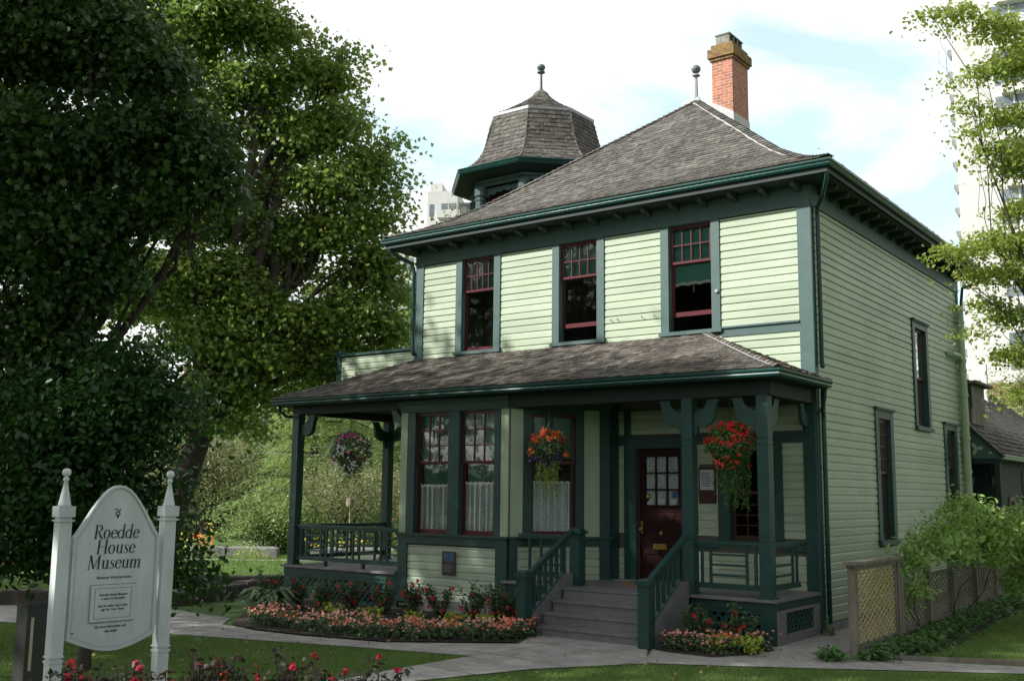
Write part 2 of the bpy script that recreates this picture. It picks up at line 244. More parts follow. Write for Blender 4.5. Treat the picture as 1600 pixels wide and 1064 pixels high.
class MB:
    def __init__(s,fr=None): s.v=[];s.f=[];s.fr=fr;s.mi=[];s.cm=0
    def P(s,p):
        if s.fr: O,u,n=s.fr; p=(O[0]+u[0]*p[0]+n[0]*p[1],O[1]+u[1]*p[0]+n[1]*p[1],O[2]+p[2])
        s.v.append(p); return len(s.v)-1
    def F(s,*i): s.f.append(i); s.mi.append(s.cm)
    def poly(s,pts): s.F(*[s.P(p) for p in pts])
    def box(s,x0,x1,y0,y1,z0,z1):
        i=[s.P((x,y,z)) for z in (z0,z1) for y in (y0,y1) for x in (x0,x1)]
        for q in ((0,2,3,1),(4,5,7,6),(0,1,5,4),(2,6,7,3),(0,4,6,2),(1,3,7,5)): s.F(*[i[k] for k in q])
    def bar(s,p,q,w,h,up=(0,0,1)):
        p=Vector(p);q=Vector(q);d=(q-p).normalized();u=Vector(up); a=d.cross(u).normalized(); b=a.cross(d)
        i=[s.P(tuple(e+a*(sx*w/2)+b*(sy*h/2))) for e in (p,q) for sx,sy in ((-1,-1),(1,-1),(1,1),(-1,1))]
        s.F(3,2,1,0) if 0 else None
        for k in range(4): s.F(i[k],i[(k+1)%4],i[4+(k+1)%4],i[4+k])
        s.F(i[3],i[2],i[1],i[0]); s.F(i[4],i[5],i[6],i[7])
    def tube(s,pts,rad,n=8,cap=True):
        pts=[Vector(p) for p in pts]; 
        if not isinstance(rad,(list,tuple)): rad=[rad]*len(pts)
        prev=None; rings=[]
        for k,p in enumerate(pts):
            d=(pts[min(k+1,len(pts)-1)]-pts[max(k-1,0)]).normalized()
            a=d.orthogonal().normalized() if prev is None else (prev-d*prev.dot(d)).normalized()
            prev=a;b=d.cross(a)
            rings.append([s.P(tuple(p+a*(rad[k]*math.cos(2*math.pi*j/n))+b*(rad[k]*math.sin(2*math.pi*j/n)))) for j in range(n)])
        for r0,r1 in zip(rings,rings[1:]):
            for j in range(n): s.F(r0[j],r0[(j+1)%n],r1[(j+1)%n],r1[j])
        if cap: s.F(*rings[0][::-1]); s.F(*rings[-1])
    def lathe(s,c,prof,n=16,rot=0,cap=True):
        rings=[[s.P((c[0]+r*math.cos(rot+2*math.pi*j/n),c[1]+r*math.sin(rot+2*math.pi*j/n),c[2]+z)) for j in range(n)] for r,z in prof]
        for r0,r1 in zip(rings,rings[1:]):
            for j in range(n): s.F(r0[j],r0[(j+1)%n],r1[(j+1)%n],r1[j])
        if cap: s.F(*rings[0][::-1]); s.F(*rings[-1])
    def prism(s,pts,y0,y1):
        """polygon in (x,z), extruded in y"""
        a=[s.P((x,y0,z)) for x,z in pts]; b=[s.P((x,y1,z)) for x,z in pts]; n=len(pts)
        s.F(*a); s.F(*b[::-1])
        for k in range(n): s.F(a[k],b[k],b[(k+1)%n],a[(k+1)%n])
    def slab(s,pts,z0,z1):
        a=[s.P((x,y,z0)) for x,y in pts]; b=[s.P((x,y,z1)) for x,y in pts]; n=len(pts)
        s.F(*a[::-1]); s.F(*b)
        for k in range(n): s.F(a[k],a[(k+1)%n],b[(k+1)%n],b[k])
    def build(s,name,m,parent=None,loc=None,smooth=False):
        return link_mesh(name,s.v,s.f,m,parent,loc,s.mi if isinstance(m,(list,tuple)) else None,smooth)
def simple(name,m,parent,*boxes,fr=None):
    b=MB(fr)
    for q in boxes: b.box(*q)
    return b.build(name,m,parent)
GZ=-.12
def g(x,y,k=1.027): return (C0[0]+(x-C0[0])*k, C0[1]+(y-C0[1])*k)
def at(px,depth,py=745):      # ground point at a given distance along the view axis
    d=cf+cr*((px-800)/1627.5)-cu*((py-532)/1627.5)
    return Vector(C0)+d*depth
# ---------------------------------------------------------------- house
rng=random.Random(5)
house=empty('victorian_house',(-4.6,4.95,GZ),'two storey pale green clapboard house with dark green trim, porch and shingled turret','house')
FF=((0,0,0),(1,0),(0,-1)); FS=((0,0,0),(0,1),(1,0)); FB=((0,-1.85,0),(1,0),(0,-1))
FC=((-5.15,-1.85,0),(.631,.776),(.776,-.631)); FR=((-3.93,-.35,0),(0,1),(1,0))
def intervals(a0,a1,c,ops):
    iv=[(a0,a1)]
    for (x0,x1,z0,z1) in ops:
        if z0<=c<=z1:
            nv=[]
            for p,q in iv:
                if x1<=p or x0>=q: nv.append((p,q)); continue
                if x0>p: nv.append((p,x0))
                if x1<q: nv.append((x1,q))
            iv=nv
    return [i for i in iv if i[1]-i[0]>.01]
def siding(fr,a0,a1,c0,c1,ops=(),parent=None,name='siding',e=.142,m='siding'):
    b=MB(fr); z=c0
    while z<c1-.01:
        h=min(e,c1-z); cuts=[(a0,a1)]
        iv=intervals(a0,a1,z+h/2,ops)
        for p,q in iv:
            # butt joints
            segs=[p]; x=p+rng.uniform(1.5,4.5)
            while x<q-.8: segs.append(x); x+=rng.uniform(2.2,4.5)
            segs.append(q)
            for s,t in zip(segs,segs[1:]):
                s+=.0025; t-=.0025; w=rng.uniform(-.003,.003)
                prof=[(.0,z+.001),(.025+w,z+.001),(.022+w,z+h*.72),(.007,z+h*.86),(.006,z+h-.0005),(0,z+h-.0005)]
                L=[b.P((s,*k)) for k in prof]; Rr=[b.P((t,*k)) for k in prof]
                for k in range(5): b.F(L[k],Rr[k],Rr[k+1],L[k+1])
                b.F(*L[::-1]); b.F(*Rr)
        z+=e
    return b.build(name,M[m],parent)
def core(fr,a0,a1,c0,c1,ops=(),parent=None,name='wall',t=.12,m='interior'):
    b=MB(fr); zs=sorted({c0,c1}|{z for o in ops for z in o[2:] if c0<z<c1})
    for z0,z1 in zip(zs,zs[1:]):
        for p,q in intervals(a0,a1,(z0+z1)/2,ops): b.box(p,q,-t,-.002,z0,z1)
    return b.build(name,M[m],parent)
def sash(fr,a0,a1,c0,c1,b0,cols,rows,parent,m='red',st=.05,bot=.07,top=.05,mun=.02,glass='glass'):
    s=MB(fr); d=.04
    s.box(a0,a0+st,b0-d,b0,c0,c1); s.box(a1-st,a1,b0-d,b0,c0,c1)
    s.box(a0+st,a1-st,b0-d,b0,c0,c0+bot); s.box(a0+st,a1-st,b0-d,b0,c1-top,c1)
    for k in range(1,cols):
        x=a0+st+(a1-a0-2*st)*k/cols; s.box(x-mun/2,x+mun/2,b0-d*.8,b0-.004,c0+bot,c1-top)
    for k in range(1,rows):
        z=c0+bot+(c1-c0-bot-top)*k/rows; s.box(a0+st,a1-st,b0-d*.8,b0-.006,z-mun/2,z+mun/2)
    o=s.build('sash',M[m],parent)
    p=MB(fr); p.box(a0+st*.6,a1-st*.6,b0-d*.62,b0-d*.5,c0+bot*.6,c1-top*.6); p.build('pane',M[glass],parent)
    return o
def curtain(fr,a0,a1,c0,c1,b0,parent,amp=.034,waves=6,ruffle=True,split=None):
    b=MB(fr); n=int((a1-a0)/.012); ph=rng.uniform(0,6)
    rows=[c0,c0+(c1-c0)*.5,c1-.05,c1] if ruffle else [c0,c1]
    for k,z in enumerate(rows):
        for i in range(n+1):
            t=i/n; x=a0+(a1-a0)*t; w=math.sin(t*waves*6.283+ph)+.45*math.sin(t*waves*14.7+ph*2)
            zz=z+(.012*math.sin(t*waves*8.5) if k==len(rows)-1 and ruffle else 0)
            b.P((x,b0+amp*w+(.02 if k==len(rows)-1 and ruffle else 0),zz))
    for k in range(len(rows)-1):
        for i in range(n): q=k*(n+1)+i; b.F(q,q+1,q+n+2,q+n+1)
    b.build('lace_curtain',M['lace'],parent,smooth=True)
    if ruffle:
        r=MB(fr)
        for i in range(0,n,3): x=a0+(a1-a0)*i/n; r.box(x,x+.03,b0+.02,b0+.035,c1-.035+.012*math.sin(i*.7),c1+.01+.012*math.sin(i*.7))
        r.build('curtain_ruffle',M['cream'],parent)
def win(fr,a0,a1,c0,c1,mid,cols,rows,low=0,cas=.15,trim='trim2',m='red',head=False,sill=.07,cur=None,blind=None,depth=0.0,label=None,glass='glass',lcols=1,lrows=1,casl=None,casr=None,cascade=None,botc=None,headz=None):
    casl=cas if casl is None else casl; casr=cas if casr is None else casr
    z1=headz if headz else c1+(cas if head else 0)
    s=MB(fr); pr=.048
    s.box(a0-casl,a0,-.001,pr,c0-.0,z1); s.box(a1,a1+casr,-.001,pr,c0-.0,z1)
    if z1>c1+.005: s.box(a0,a1,-.001,pr-.003,c1,z1)
    if head: s.box(a0-casl-.03,a1+casr+.03,-.001,pr+.05,z1,z1+.035); s.box(a0-casl-.012,a1+casr+.012,-.001,pr+.022,z1-.03,z1-.001)
    s.box(a0-casl-.03,a1+casr+.03,-.05,pr+.045,c0-sill,c0-.001)      # sill
    # jamb linings
    s.box(a0-.012,a0+.012,-.13,-.002,c0,c1); s.box(a1-.012,a1+.012,-.13,-.002,c0,c1); s.box(a0+.012,a1-.012,-.13,-.002,c1-.012,c1)
    w=s.build('window',M[trim],house)
    if label: w['label']=label
    A0,A1=a0+.013,a1-.013
    sash(fr,A0,A1,mid-.02,c1-.013,-.03,cols,rows,w,m,bot=.045,glass=glass)
    sash(fr,A0,A1,c0+low+.003,mid+.01+low*0,-.075,lcols,lrows,w,m,bot=.085,top=.045,glass=glass)
    if cur: curtain(fr,a0+.03,a1-.03,c0+.03+low,cur,-.128,w)
    if blind: 
        simple('window_blind',M['blind'],w,(a0+.02,a1-.02,-.1195,-.114,blind,c1-.01),fr=fr)
    # dark reveal behind so a room is felt, not a void
    return w
# --- upper front wall
UW=[(-7.87,-6.98,5.17,7.22),(-5.29,-4.38,5.17,7.22),(-2.77,-1.88,5.17,7.22)]
LW0=[(-3.5,-2.55,.57,3.0),(-1.6,-.8,1.36,3.02)]
wf=core(FF,-9.2,0,3.9,7.6,UW,house); wf['label']='upper front wall'
siding(FF,-9.0,-.2,4.05,7.21,[(a-.17,b+.17,c-.07,d+1) for a,b,c,d in UW]+[(-1.7,-.2,5.05,5.21)],wf)
wl=core(FF,-9.2,0,-.1,3.9,LW0,house)
siding(FF,-3.93,-.2,.57,3.72,[(-3.76,-2.3,.5,3.22),(-1.83,-.64,1.3,3.22),(-3.93,0,1.2,1.36),(-3.93,0,3.06,3.22),(-2.2,-1.86,2.0,2.65)],wl)
SW=[(3.28,4.0,1.32,3.68),(6.0,6.85,3.68,5.85),(8.25,9.0,1.85,3.72)]
ws=core(FS,0,9.9,-.1,7.6,SW,house,m='interior'); 
siding(FS,.1,9.9,.05,7.23,[(a-.2,b+.2,c-.1,d+.2) for a,b,c,d in SW],ws)
b=MB(); b.box(-9.2,-9.08,.12,9.9,-.1,7.6); b.box(-9.08,-.12,9.78,9.9,-.1,7.6); b.build('rear_wall',M['siding'],house)
simple('foundation',M['stone'],house,(-9.1,.015,.02,9.8,GZ-.3,.04))
b=MB(); b.box(-9.06,-.14,.14,9.76,.3,.5); b.box(-9.06,-.14,.14,9.76,3.95,4.15); b.box(-9.06,-.14,.14,9.76,7.4,7.5)
b.box(-9.0,-.2,4.2,4.3,.5,3.95); b.box(-9.0,-.2,4.2,4.3,4.15,7.4); b.box(-5.9,-5.8,.14,4.2,4.15,7.4); b.box(-3.5,-3.4,.14,4.2,4.15,7.4); b.build('interior_partition',M['interior'],house)
# corner boards
def board(name,fr,m,*bx,parent=house):
    for q in bx: o=simple(name,M[m],parent,q,fr=fr)
    return o
board('corner_board',FF,'trim2',(-.215,.028,-.001,.045,-.05,7.25),parent=wf)
board('corner_board',FF,'trim2',(-9.23,-9.0,-.001,.045,3.95,7.25),parent=wf)
board('corner_board',FS,'trim',(-.044,.1,.0,.043,-.05,7.25),parent=ws)
board('corner_board',FS,'trim',(9.78,9.93,.0,.043,-.05,7.25),parent=ws)
board('belt_course',FF,'trim2',(-1.70,-.216,-.001,.043,5.0,5.15),(-1.72,-.216,-.001,.075,5.151,5.185),parent=wf)
# frieze
board('frieze',FF,'trim2',(-9.235,.034,.0,.052,7.225,7.6),parent=house)
board('frieze',FS,'trim2',(-.03,9.94,.0,.05,7.225,7.6),parent=house)
lab=['closed sash window at the left end of the upper floor','middle upper window with its lower sash raised','upper window with fringed green shade and raised lower sash']
for k,(a0,a1,c0,c1) in enumerate(UW):
    w=win(FF,a0,a1,c0,c1,6.5,[5,4,4][k],2,low=[0,.30,.30][k],cas=.17,label=lab[k],blind=[6.55,6.95,6.35][k])
    b=MB(FF); b.box(a0+.03,a1-.03,-.129,-.1235,[6.52,6.5,6.1][k],7.2); b.build('window_blind',M['blind'],w)
    if k==2:
        b=MB(FF)
        for j in range(24): x=a0+.07+.75*j/24; b.box(x,x+.028,-.1225,-.1205,6.06+.025*abs(math.sin(j*.4)),6.12+.02*abs(math.sin(j*.4)))
        b.box(a0+.44,a0+.452,-.1225,-.1205,5.93,6.08); b.build('shade_fringe',M['cream'],w)
b=MB(FF); b.lathe((0,0,0),[(.001,0)],4,cap=False) if 0 else None
b.tube([(-1.77,.05,5.86),(-1.77,.085,5.86)],[.045,.03],12); b.build('small_oval',M['flash'],house)  # small grey-white oval on the window casing, drawn as a short disc
b=MB(FF)
for x in (-3.35,-3.08,-4.05,-3.9): b.tube([(x,.02,5.52+.01*rng.random()),(x+.005,.07,5.51),(x+.01,.075,5.545)],.006,5)
b.build('wall_hook',M['metal'],house)
# side windows
win(FS,*SW[0],2.62,2,4,cas=.2,trim='trim',m='redbrown',head=True,sill=.09,label='tall lower window on the side wall',blind=2.75,headz=3.86)
win(FS,*SW[1],4.75,1,1,cas=.17,trim='trim',m='redbrown',head=True,sill=.09,label='upper stair window on the side wall reflecting trees',glass='glassr',headz=6.0)
win(FS,*SW[2],2.85,2,3,cas=.2,trim='trim',m='redbrown',head=True,sill=.09,label='rear lower window on the side wall behind the pipe',headz=3.86)
# soil pipe
b=MB(); X,Y=.14,9.62
b.tube([(X,Y,-.1),(X,Y,6.85)],.085,12)
for z in (.9,1.9,2.75,3.55,3.9,4.6,5.2,5.45,6.4): b.tube([(X,Y,z),(X,Y,z+.07)],.103,12)
b.tube([(X,Y,5.5),(X,Y-.35,5.58),(X,Y-.9,5.56),(.02,Y-1.0,5.56)],.06,8); b.build('soil_pipe',M['panel'],house,smooth=False)
# --- main roof
ze=7.86; prof=[(0,7.86),(.35,7.985),(.7,8.14),(1.1,8.37),(1.6,8.69),(2.27,9.2),(2.98,9.76),(3.63,10.27),(4.74,11.13),(5.52,11.75)]
def pz(d):
    for (a,b_),(c,e) in zip(prof,prof[1:]):
        if d<=c: return b_+(e-b_)*(d-a)/(c-a)
    return prof[-1][1]
apx,apy=-4.6,4.95
X0,X1,Y0,Y1=-9.77,.57,-.57,10.47
def shingles(name,m,parent,P,arcs,rangef,w=.13,e=.15,t=.014,seed=1,jit=.012):
    """P(u,s)->(point,normal-ish up) on the slope, s arc length from the eave"""
    r=random.Random(seed); b=MB(); s=0; k=0; S=arcs
    while s<S-.02:
        u0,u1=rangef(s); u=u0-r.random()*w
        while u<u1:
            ww=w*r.uniform(.55,1.4); a=max(u,u0); c=min(u+ww-.004,u1); 
            if c-a>.012:
                j=r.uniform(-jit,jit); h=t*r.uniform(.8,1.7)
                s0=max(s+j,-.03); s1=min(s+e*1.35,S)
                u0b,u1b=rangef(min(s1,S)); aa=min(max(a,u0b),u1b); cc=min(max(c,u0b),u1b)
                p0,n=P(a,s0); p1,_=P(c,s0); p2,n2=P(cc,s1); p3,_=P(aa,s1)
                q=[b.P(tuple(p0+n*(.004))),b.P(tuple(p1+n*(.004))),b.P(tuple(p2)),b.P(tuple(p3)),b.P(tuple(p0+n*(.004+h))),b.P(tuple(p1+n*(.004+h))),b.P(tuple(p2+n2*.004)),b.P(tuple(p3+n2*.004))]
                b.F(q[4],q[5],q[6],q[7]); b.F(q[0],q[1],q[5],q[4]); b.F(q[0],q[4],q[7],q[3]); b.F(q[1],q[2],q[6],q[5])
            u+=ww
        s+=e*r.uniform(.97,1.03)
    return b.build(name,M[m],parent)
def arcmap(prof):
    A=[0]
    for (a,b_),(c,e) in zip(prof,prof[1:]): A.append(A[-1]+math.hypot(c-a,e-b_))
    def f(s):
        s_=min(max(s,0),A[-1]-1e-6)
        for i in range(len(A)-1):
            if s_<=A[i+1]:
                t=(s_-A[i])/(A[i+1]-A[i]); d=prof[i][0]+(prof[i+1][0]-prof[i][0])*t; z=prof[i][1]+(prof[i+1][1]-prof[i][1])*t
                ta=(prof[i+1][0]-prof[i][0],prof[i+1][1]-prof[i][1]); l=math.hypot(*ta)
                if s<0: d+=s*ta[0]/l; z+=s*ta[1]/l
                return d,z,(-ta[1]/l,ta[0]/l)
    return f,A[-1]
am,AL=arcmap(prof)
kx=(apx-X0)/(apy-Y0)
# under-surface of the roof
b=MB()
ring=[]
for d,z in prof:
    t=min(d/5.52,.995); ring.append([b.P((X0+(apx-X0)*t,Y0+(apy-Y0)*t,z-.01)),b.P((X1+(apx-X1)*t,Y0+(apy-Y0)*t,z-.01)),b.P((X1+(apx-X1)*t,Y1+(apy-Y1)*t,z-.01)),b.P((X0+(apx-X0)*t,Y1+(apy-Y1)*t,z-.01))])
for r0,r1 in zip(ring,ring[1:]):
    for j in range(4): b.F(r0[j],r0[(j+1)%4],r1[(j+1)%4],r1[j])
roof=b.build('roof',M['shingle'],house)
def mkslope(axis,sign):
    if axis=='y':
        def P(u,s):
            d,z,n=am(s); return Vector((u,(Y0+d) if sign>0 else (Y1-d),z)),Vector((0,n[0]*sign,n[1]))
        def rf(s): d=am(s)[0]; t=max(d,0)/5.52; return X0+(apx-X0)*t,X1+(apx-X1)*t
    else:
        def P(u,s):
            d,z,n=am(s); dd=d*(5.17/5.52); return Vector(((X0+dd) if sign>0 else (X1-dd),u,z)),Vector((n[0]*sign,0,n[1]))
        def rf(s): d=am(s)[0]; t=max(d,0)/5.52; return Y0+(apy-Y0)*t,Y1+(apy-Y1)*t
    return P,rf
P,rf=mkslope('y',1); shingles('front_shingles','shingle',roof,P,AL,rf,seed=3)['kind']='stuff'
P,rf=mkslope('x',-1); shingles('side_shingles','shingle',roof,P,AL,rf,w=.2,e=.2,seed=4)['kind']='stuff'
P,rf=mkslope('x',1); shingles('side_shingles','shingle',roof,P,AL,rf,w=.2,e=.2,seed=5)['kind']='stuff'
def hipcaps(pts,name,m,parent,w=.12,step=.16,lift=.03,seed=2,side=None):
    r=random.Random(seed); b=MB()
    P_=[Vector(p) for p in pts]; A=[0]
    for p,q in zip(P_,P_[1:]): A.append(A[-1]+(q-p).length)
    s=0
    def ev(s):
        for i in range(len(A)-1):
            if s<=A[i+1]: t=(s-A[i])/(A[i+1]-A[i]); return P_[i].lerp(P_[i+1],t),(P_[i+1]-P_[i]).normalized()
        return P_[-1],(P_[-1]-P_[-2]).normalized()
    while s<A[-1]-.05:
        p,d=ev(s); q,_=ev(min(s+step*1.3,A[-1])); sd=d.cross(Vector((0,0,1))).normalized(); up=sd.cross(d); ww=w*r.uniform(.9,1.1)
        for sg in (-1,1):
            o0=p+up*(lift+.02); o1=q+up*(lift-.006); e0=p+sd*(sg*ww)+up*(lift-.05+.02); e1=q+sd*(sg*ww)+up*(lift-.056)
            i=[b.P(tuple(v)) for v in (o0,o1,e1,e0,o0-up*.02,e0-up*.02)]
            b.F(i[0],i[1],i[2],i[3]); b.F(i[0],i[3],i[5],i[4])
        s+=step*r.uniform(.95,1.05)
    return b.build(name,m,parent)
hp=lambda cx_,cy_,off=0:[(cx_+(apx-cx_)*d/5.52,cy_+(apy-cy_)*d/5.52,z+off) for d,z in prof]
hipcaps(hp(X1,Y0),'hip_cap',M['shingle'],roof,seed=1); hipcaps(hp(X0,Y0),'hip_cap',M['shingle'],roof,seed=2); hipcaps(hp(X1,Y1),'hip_cap',M['shingle'],roof,seed=6)
# exposed white flashing strip beside the front right hip
b=MB(); q=hp(X1,Y0,.03)[3:]; q=[(x-.17,y-.0,z+.0) for x,y,z in q]
for i,(p,r_) in enumerate(zip(q,q[1:])):
    for k in range(4):
        t0,t1=k/4,(k+1)/4; A=Vector(p).lerp(Vector(r_),t0); B=Vector(p).lerp(Vector(r_),t1); wv=Vector((.028+.016*math.sin(i*3+k*1.7),0,0)); wv2=Vector((.028+.016*math.sin(i*3+k*1.7+1.7),0,0))
        b.poly([tuple(A-wv),tuple(A+wv),tuple(B+wv2),tuple(B-wv2)])
b.build('hip_flashing',M['whiteflash'],roof)
b=MB(); b.bar((-4.95,4.9,11.69),(-4.5,4.9,11.75),.05,.12); b.build('ridge_flashing',M['whiteflash'],roof)
# finial on main roof
def finial(c,h,parent,rot=0,sq=False,lean=0):
    b=MB(); n=4 if sq else 14
    b.lathe((c[0],c[1],c[2]),[(.15,-.12),(.10,0),(.045,.14),(.036,h*.62),(.045,h*.68)],n,rot)
    b.lathe((c[0],c[1],c[2]),[(.06,h*.68),(.11,h*.70),(.11,h*.735),(.05,h*.755)],n,rot)
    b.lathe((c[0],c[1],c[2]),[(.03,h*.75),(.035,h*.78),(.09,h*.81),(.118,h*.87),(.11,h*.93),(.06,h*.985),(.01,h)],16)
    o=b.build('finial',M['lead'],parent); return o
finial((-4.62,4.95,11.72),.95,roof,R(45),True)
# chimney (stands on the side slope)
b=MB(); cx0,cx1,cy0,cy1=-4.08,-3.60,4.78,5.36
b.box(cx0,cx1,cy0,cy1,10.7,12.55); ch=b.build('chimney',M['brick'],roof,loc=(cx0,cy0,10.7))
b=MB(); b.box(-4.11,-3.58,4.78,5.68,10.6,12.56); bpy.data.objects.remove(ch); ch=b.build('chimney',M['brick'],roof,loc=(-4.11,4.78,10.6))
b=MB(); b.box(-4.15,-3.54,4.74,5.72,12.56,12.63); b.box(-4.19,-3.50,4.70,5.76,12.631,12.85); b.box(-4.12,-3.57,4.77,5.69,12.851,12.97); b.build('chimney_cap',M['lichen'],roof)
b=MB(); b.box(-4.03,-3.99,4.86,5.6,12.971,13.22); b.box(-3.72,-3.68,4.86,4.93,12.971,13.22); b.box(-3.72,-3.68,5.10,5.16,12.971,13.22); b.box(-3.72,-3.68,5.33,5.39,12.971,13.22); b.box(-3.72,-3.68,5.54,5.6,12.971,13.22); b.box(-3.99,-3.72,4.86,4.9,12.971,13.22); b.box(-3.99,-3.72,5.56,5.6,12.971,13.22); b.box(-4.05,-3.66,4.84,5.62,13.221,13.255); b.build('chimney_pot',M['concrete'],roof)
b=MB(); 
for (p,q,r_,s_) in [((-4.13,4.77),(-3.56,4.77),11.55,11.2),((-3.565,4.77),(-3.565,5.7),11.2,11.2),((-4.125,4.77),(-4.125,5.7),11.55,11.55)]:
    b.poly([(p[0],p[1],10.6),(q[0],q[1],10.6),(q[0],q[1],s_),(p[0],p[1],r_)])
b.build('chimney_flashing',M['whiteflash'],roof)
# --- eaves: soffit, brackets, gutters
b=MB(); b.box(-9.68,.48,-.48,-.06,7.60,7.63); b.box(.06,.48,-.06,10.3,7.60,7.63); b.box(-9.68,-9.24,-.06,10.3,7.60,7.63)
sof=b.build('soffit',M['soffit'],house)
bprof=[(0,-.11),(.05,-.13),(.10,-.10),(.18,-.085),(.27,-.085),(.33,-.06),(.35,0),(0,0)]
def modillion(fr,a,parent,z=7.598,w=.085,sc=1,name='eave_bracket'):
    b=MB(fr); A=[b.P((a-w/2,.055+x*sc,z+y*sc)) for x,y in bprof]; B=[b.P((a+w/2,.055+x*sc,z+y*sc)) for x,y in bprof]; n=len(A)
    b.F(*A[::-1]); b.F(*B)
    for k in range(n): b.F(A[k],A[(k+1)%n],B[(k+1)%n],B[k])
    return b.build(name,M['bracket'],parent)
for k in range(16): modillion(FF,-.15-.6*k,sof)
for k in range(17): modillion(FS,.35+.58*k,sof)
def gutter(pts,z,parent,h=.12,out=.09,m='gutter'):
    """K-style gutter along a closed/open run of (x,y,nx,ny) corners (offset direction)"""
    pr=[(0,0),(out*.55,0),(out*.8,h*.3),(out*.72,h*.45),(out,h*.75),(out,h),(out*.86,h),(out*.86,h*.92),(0,h*.55)]
    b=MB(); rings=[[b.P((x+nx*o,y+ny*o,z+zz)) for o,zz in pr] for x,y,nx,ny in pts]; n=len(pr)
    for r0,r1 in zip(rings,rings[1:]):
        for k in range(n): b.F(r0[k],r1[k],r1[(k+1)%n],r0[(k+1)%n])
    b.F(*rings[0]); b.F(*rings[-1][::-1]); return b.build('gutter',M[m],parent)
gx0,gx1,gy0,gy1=-9.74,.54,-.54,10.44
gutter([(gx0,gy1,-1,1),(gx0,gy0,-1,-1),(gx1,gy0,1,-1),(gx1,gy1,1,1)],7.70,house)
b=MB(); b.box(gx0+.004,gx1-.004,gy0+.003,gy0+.03,7.605,7.83); b.box(gx1-.03,gx1-.003,gy0+.031,gy1,7.605,7.83); b.box(gx0+.003,gx0+.03,gy0+.031,gy1,7.605,7.83); b.build('fascia',M['soffit'],house)
def pipe(name,pts,r,m,parent=None): b=MB(); b.tube(pts,r,8); return b.build(name,M[m],parent or house,smooth=True)
pipe('downspout',[(.50,-.50,7.7),(.50,-.46,7.55),(.40,-.3,7.42),(.22,.02,7.3),(.09,.16,7.18),(.085,.17,7.0),(.085,.17,4.42),(.12,.1,4.36)],.04,'gutter')
pipe('downspout',[(.085,.16,4.02),(.085,.16,3.9),(.085,.16,1.5),(.085,.16,.05)],.042,'gutter')
pipe('downspout',[(-9.66,-.50,7.7),(-9.66,-.46,7.56),(-9.5,-.3,7.42),(-9.32,-.1,7.3),(-9.28,-.06,7.1),(-9.28,-.06,5.3),(-9.2,-.09,5.2)],.045,'gutter')
pipe('downspout',[(.52,10.35,7.7),(.52,10.3,7.55),(.4,10.1,7.45),(.15,9.95,7.35),(.1,9.98,7.0),(.1,9.98,3.0)],.04,'gutter')
# --- turret
T=empty('turret',(-9.0,4.5,9.0),parent=house); tx,ty=-9.0,4.5; o8=R(22.5)
k8=1.0
b=MB(); b.lathe((tx,ty,0),[(1.74,7.0),(1.74,8.9)],8,o8); b.build('turret_wall',M['trim2'],T)
b=MB(); b.lathe((tx,ty,0),[(1.55,8.9),(1.55,10.0)],8,o8); b.build('turret_glazing',M['dark'],T)
b=MB(); b.lathe((tx,ty,0),[(1.84,9.86),(1.84,9.94),(1.92,9.96),(1.92,10.02),(1.5,10.02),(1.5,9.86)],8,o8,cap=False); b.build('turret_frieze',M['trim2'],T)
b=MB(); b.lathe((tx,ty,0),[(1.84,10.03),(2.1,10.05),(2.36,10.11),(2.36,10.14),(1.5,10.14)],8,o8,cap=False); b.build('turret_soffit',M['soffit'],T)
pts=[]
gp=[(2.36,10.12),(2.42,10.12),(2.46,10.17),(2.44,10.19),(2.48,10.24),(2.46,10.26),(2.36,10.22)]
b=MB(); b.lathe((tx,ty,0),gp,8,o8,cap=False); b.build('turret_gutter',M['gutter'],T)
for k in range(8):
    a=o8+k*math.pi/4; cx_,cy_=tx+1.8*math.cos(a),ty+1.8*math.sin(a)
    b=MB(); b.lathe((cx_,cy_,0),[(.13,8.6),(.13,9.5),(.15,9.52),(.15,9.55),(.12,9.57),(.12,9.6),(.16,9.64),(.16,9.855)],12); b.build('turret_column',M['trim2'],T)
for k in range(8):
    a0=o8+k*math.pi/4; a1=a0+math.pi/4; p=Vector((tx+1.7*math.cos(a0),ty+1.7*math.sin(a0),0)); q=Vector((tx+1.7*math.cos(a1),ty+1.7*math.sin(a1),0)); L=(q-p).length; u=(q-p)/L; n=Vector((u.y,-u.x,0)); fr=((p.x,p.y,0),(u.x,u.y),(n.x,n.y))
    b=MB(fr); N_=24; 
    for i in range(N_):
        t0,t1=i/N_,(i+1)/N_
        f=lambda t:9.85-.10-.13*abs(2*t-1)**1.5-.05*abs(math.sin(t*6*math.pi))
        b.poly([(L*t0,.02,9.85),(L*t1,.02,9.85),(L*t1,.02,f(t1)),(L*t0,.02,f(t0))][::-1]); b.poly([(L*t0,-.01,9.85),(L*t1,-.01,9.85),(L*t1,-.01,f(t1)),(L*t0,-.01,f(t0))]); b.poly([(L*t0,.02,f(t0)),(L*t1,.02,f(t1)),(L*t1,-.01,f(t1)),(L*t0,-.01,f(t0))])
    b.build('scalloped_valance',M['trim2'],T)
    b=MB(fr); b.box(.1,.16,-.08,-.03,8.9,9.84); b.box(L-.16,L-.1,-.08,-.03,8.9,9.84); b.box(.16,L-.16,-.08,-.03,8.9,9.0); b.build('turret_sash',M['red'],T)
tprof=[(0,10.22),(.30,10.38),(.50,10.56),(.66,10.80),(.78,11.08),(.88,11.42),(.98,11.85)]   # inward distance of the corner radius
tR=2.40
tam,tAL=arcmap(tprof)
b=MB(); b.lathe((tx,ty,0),[(tR-d,z-.01) for d,z in tprof]+[(.95,12.17),(.55,12.42),(.27,12.62),(.13,12.83)],8,o8,cap=False); b.build('turret_roof',M['shingle3'],T)
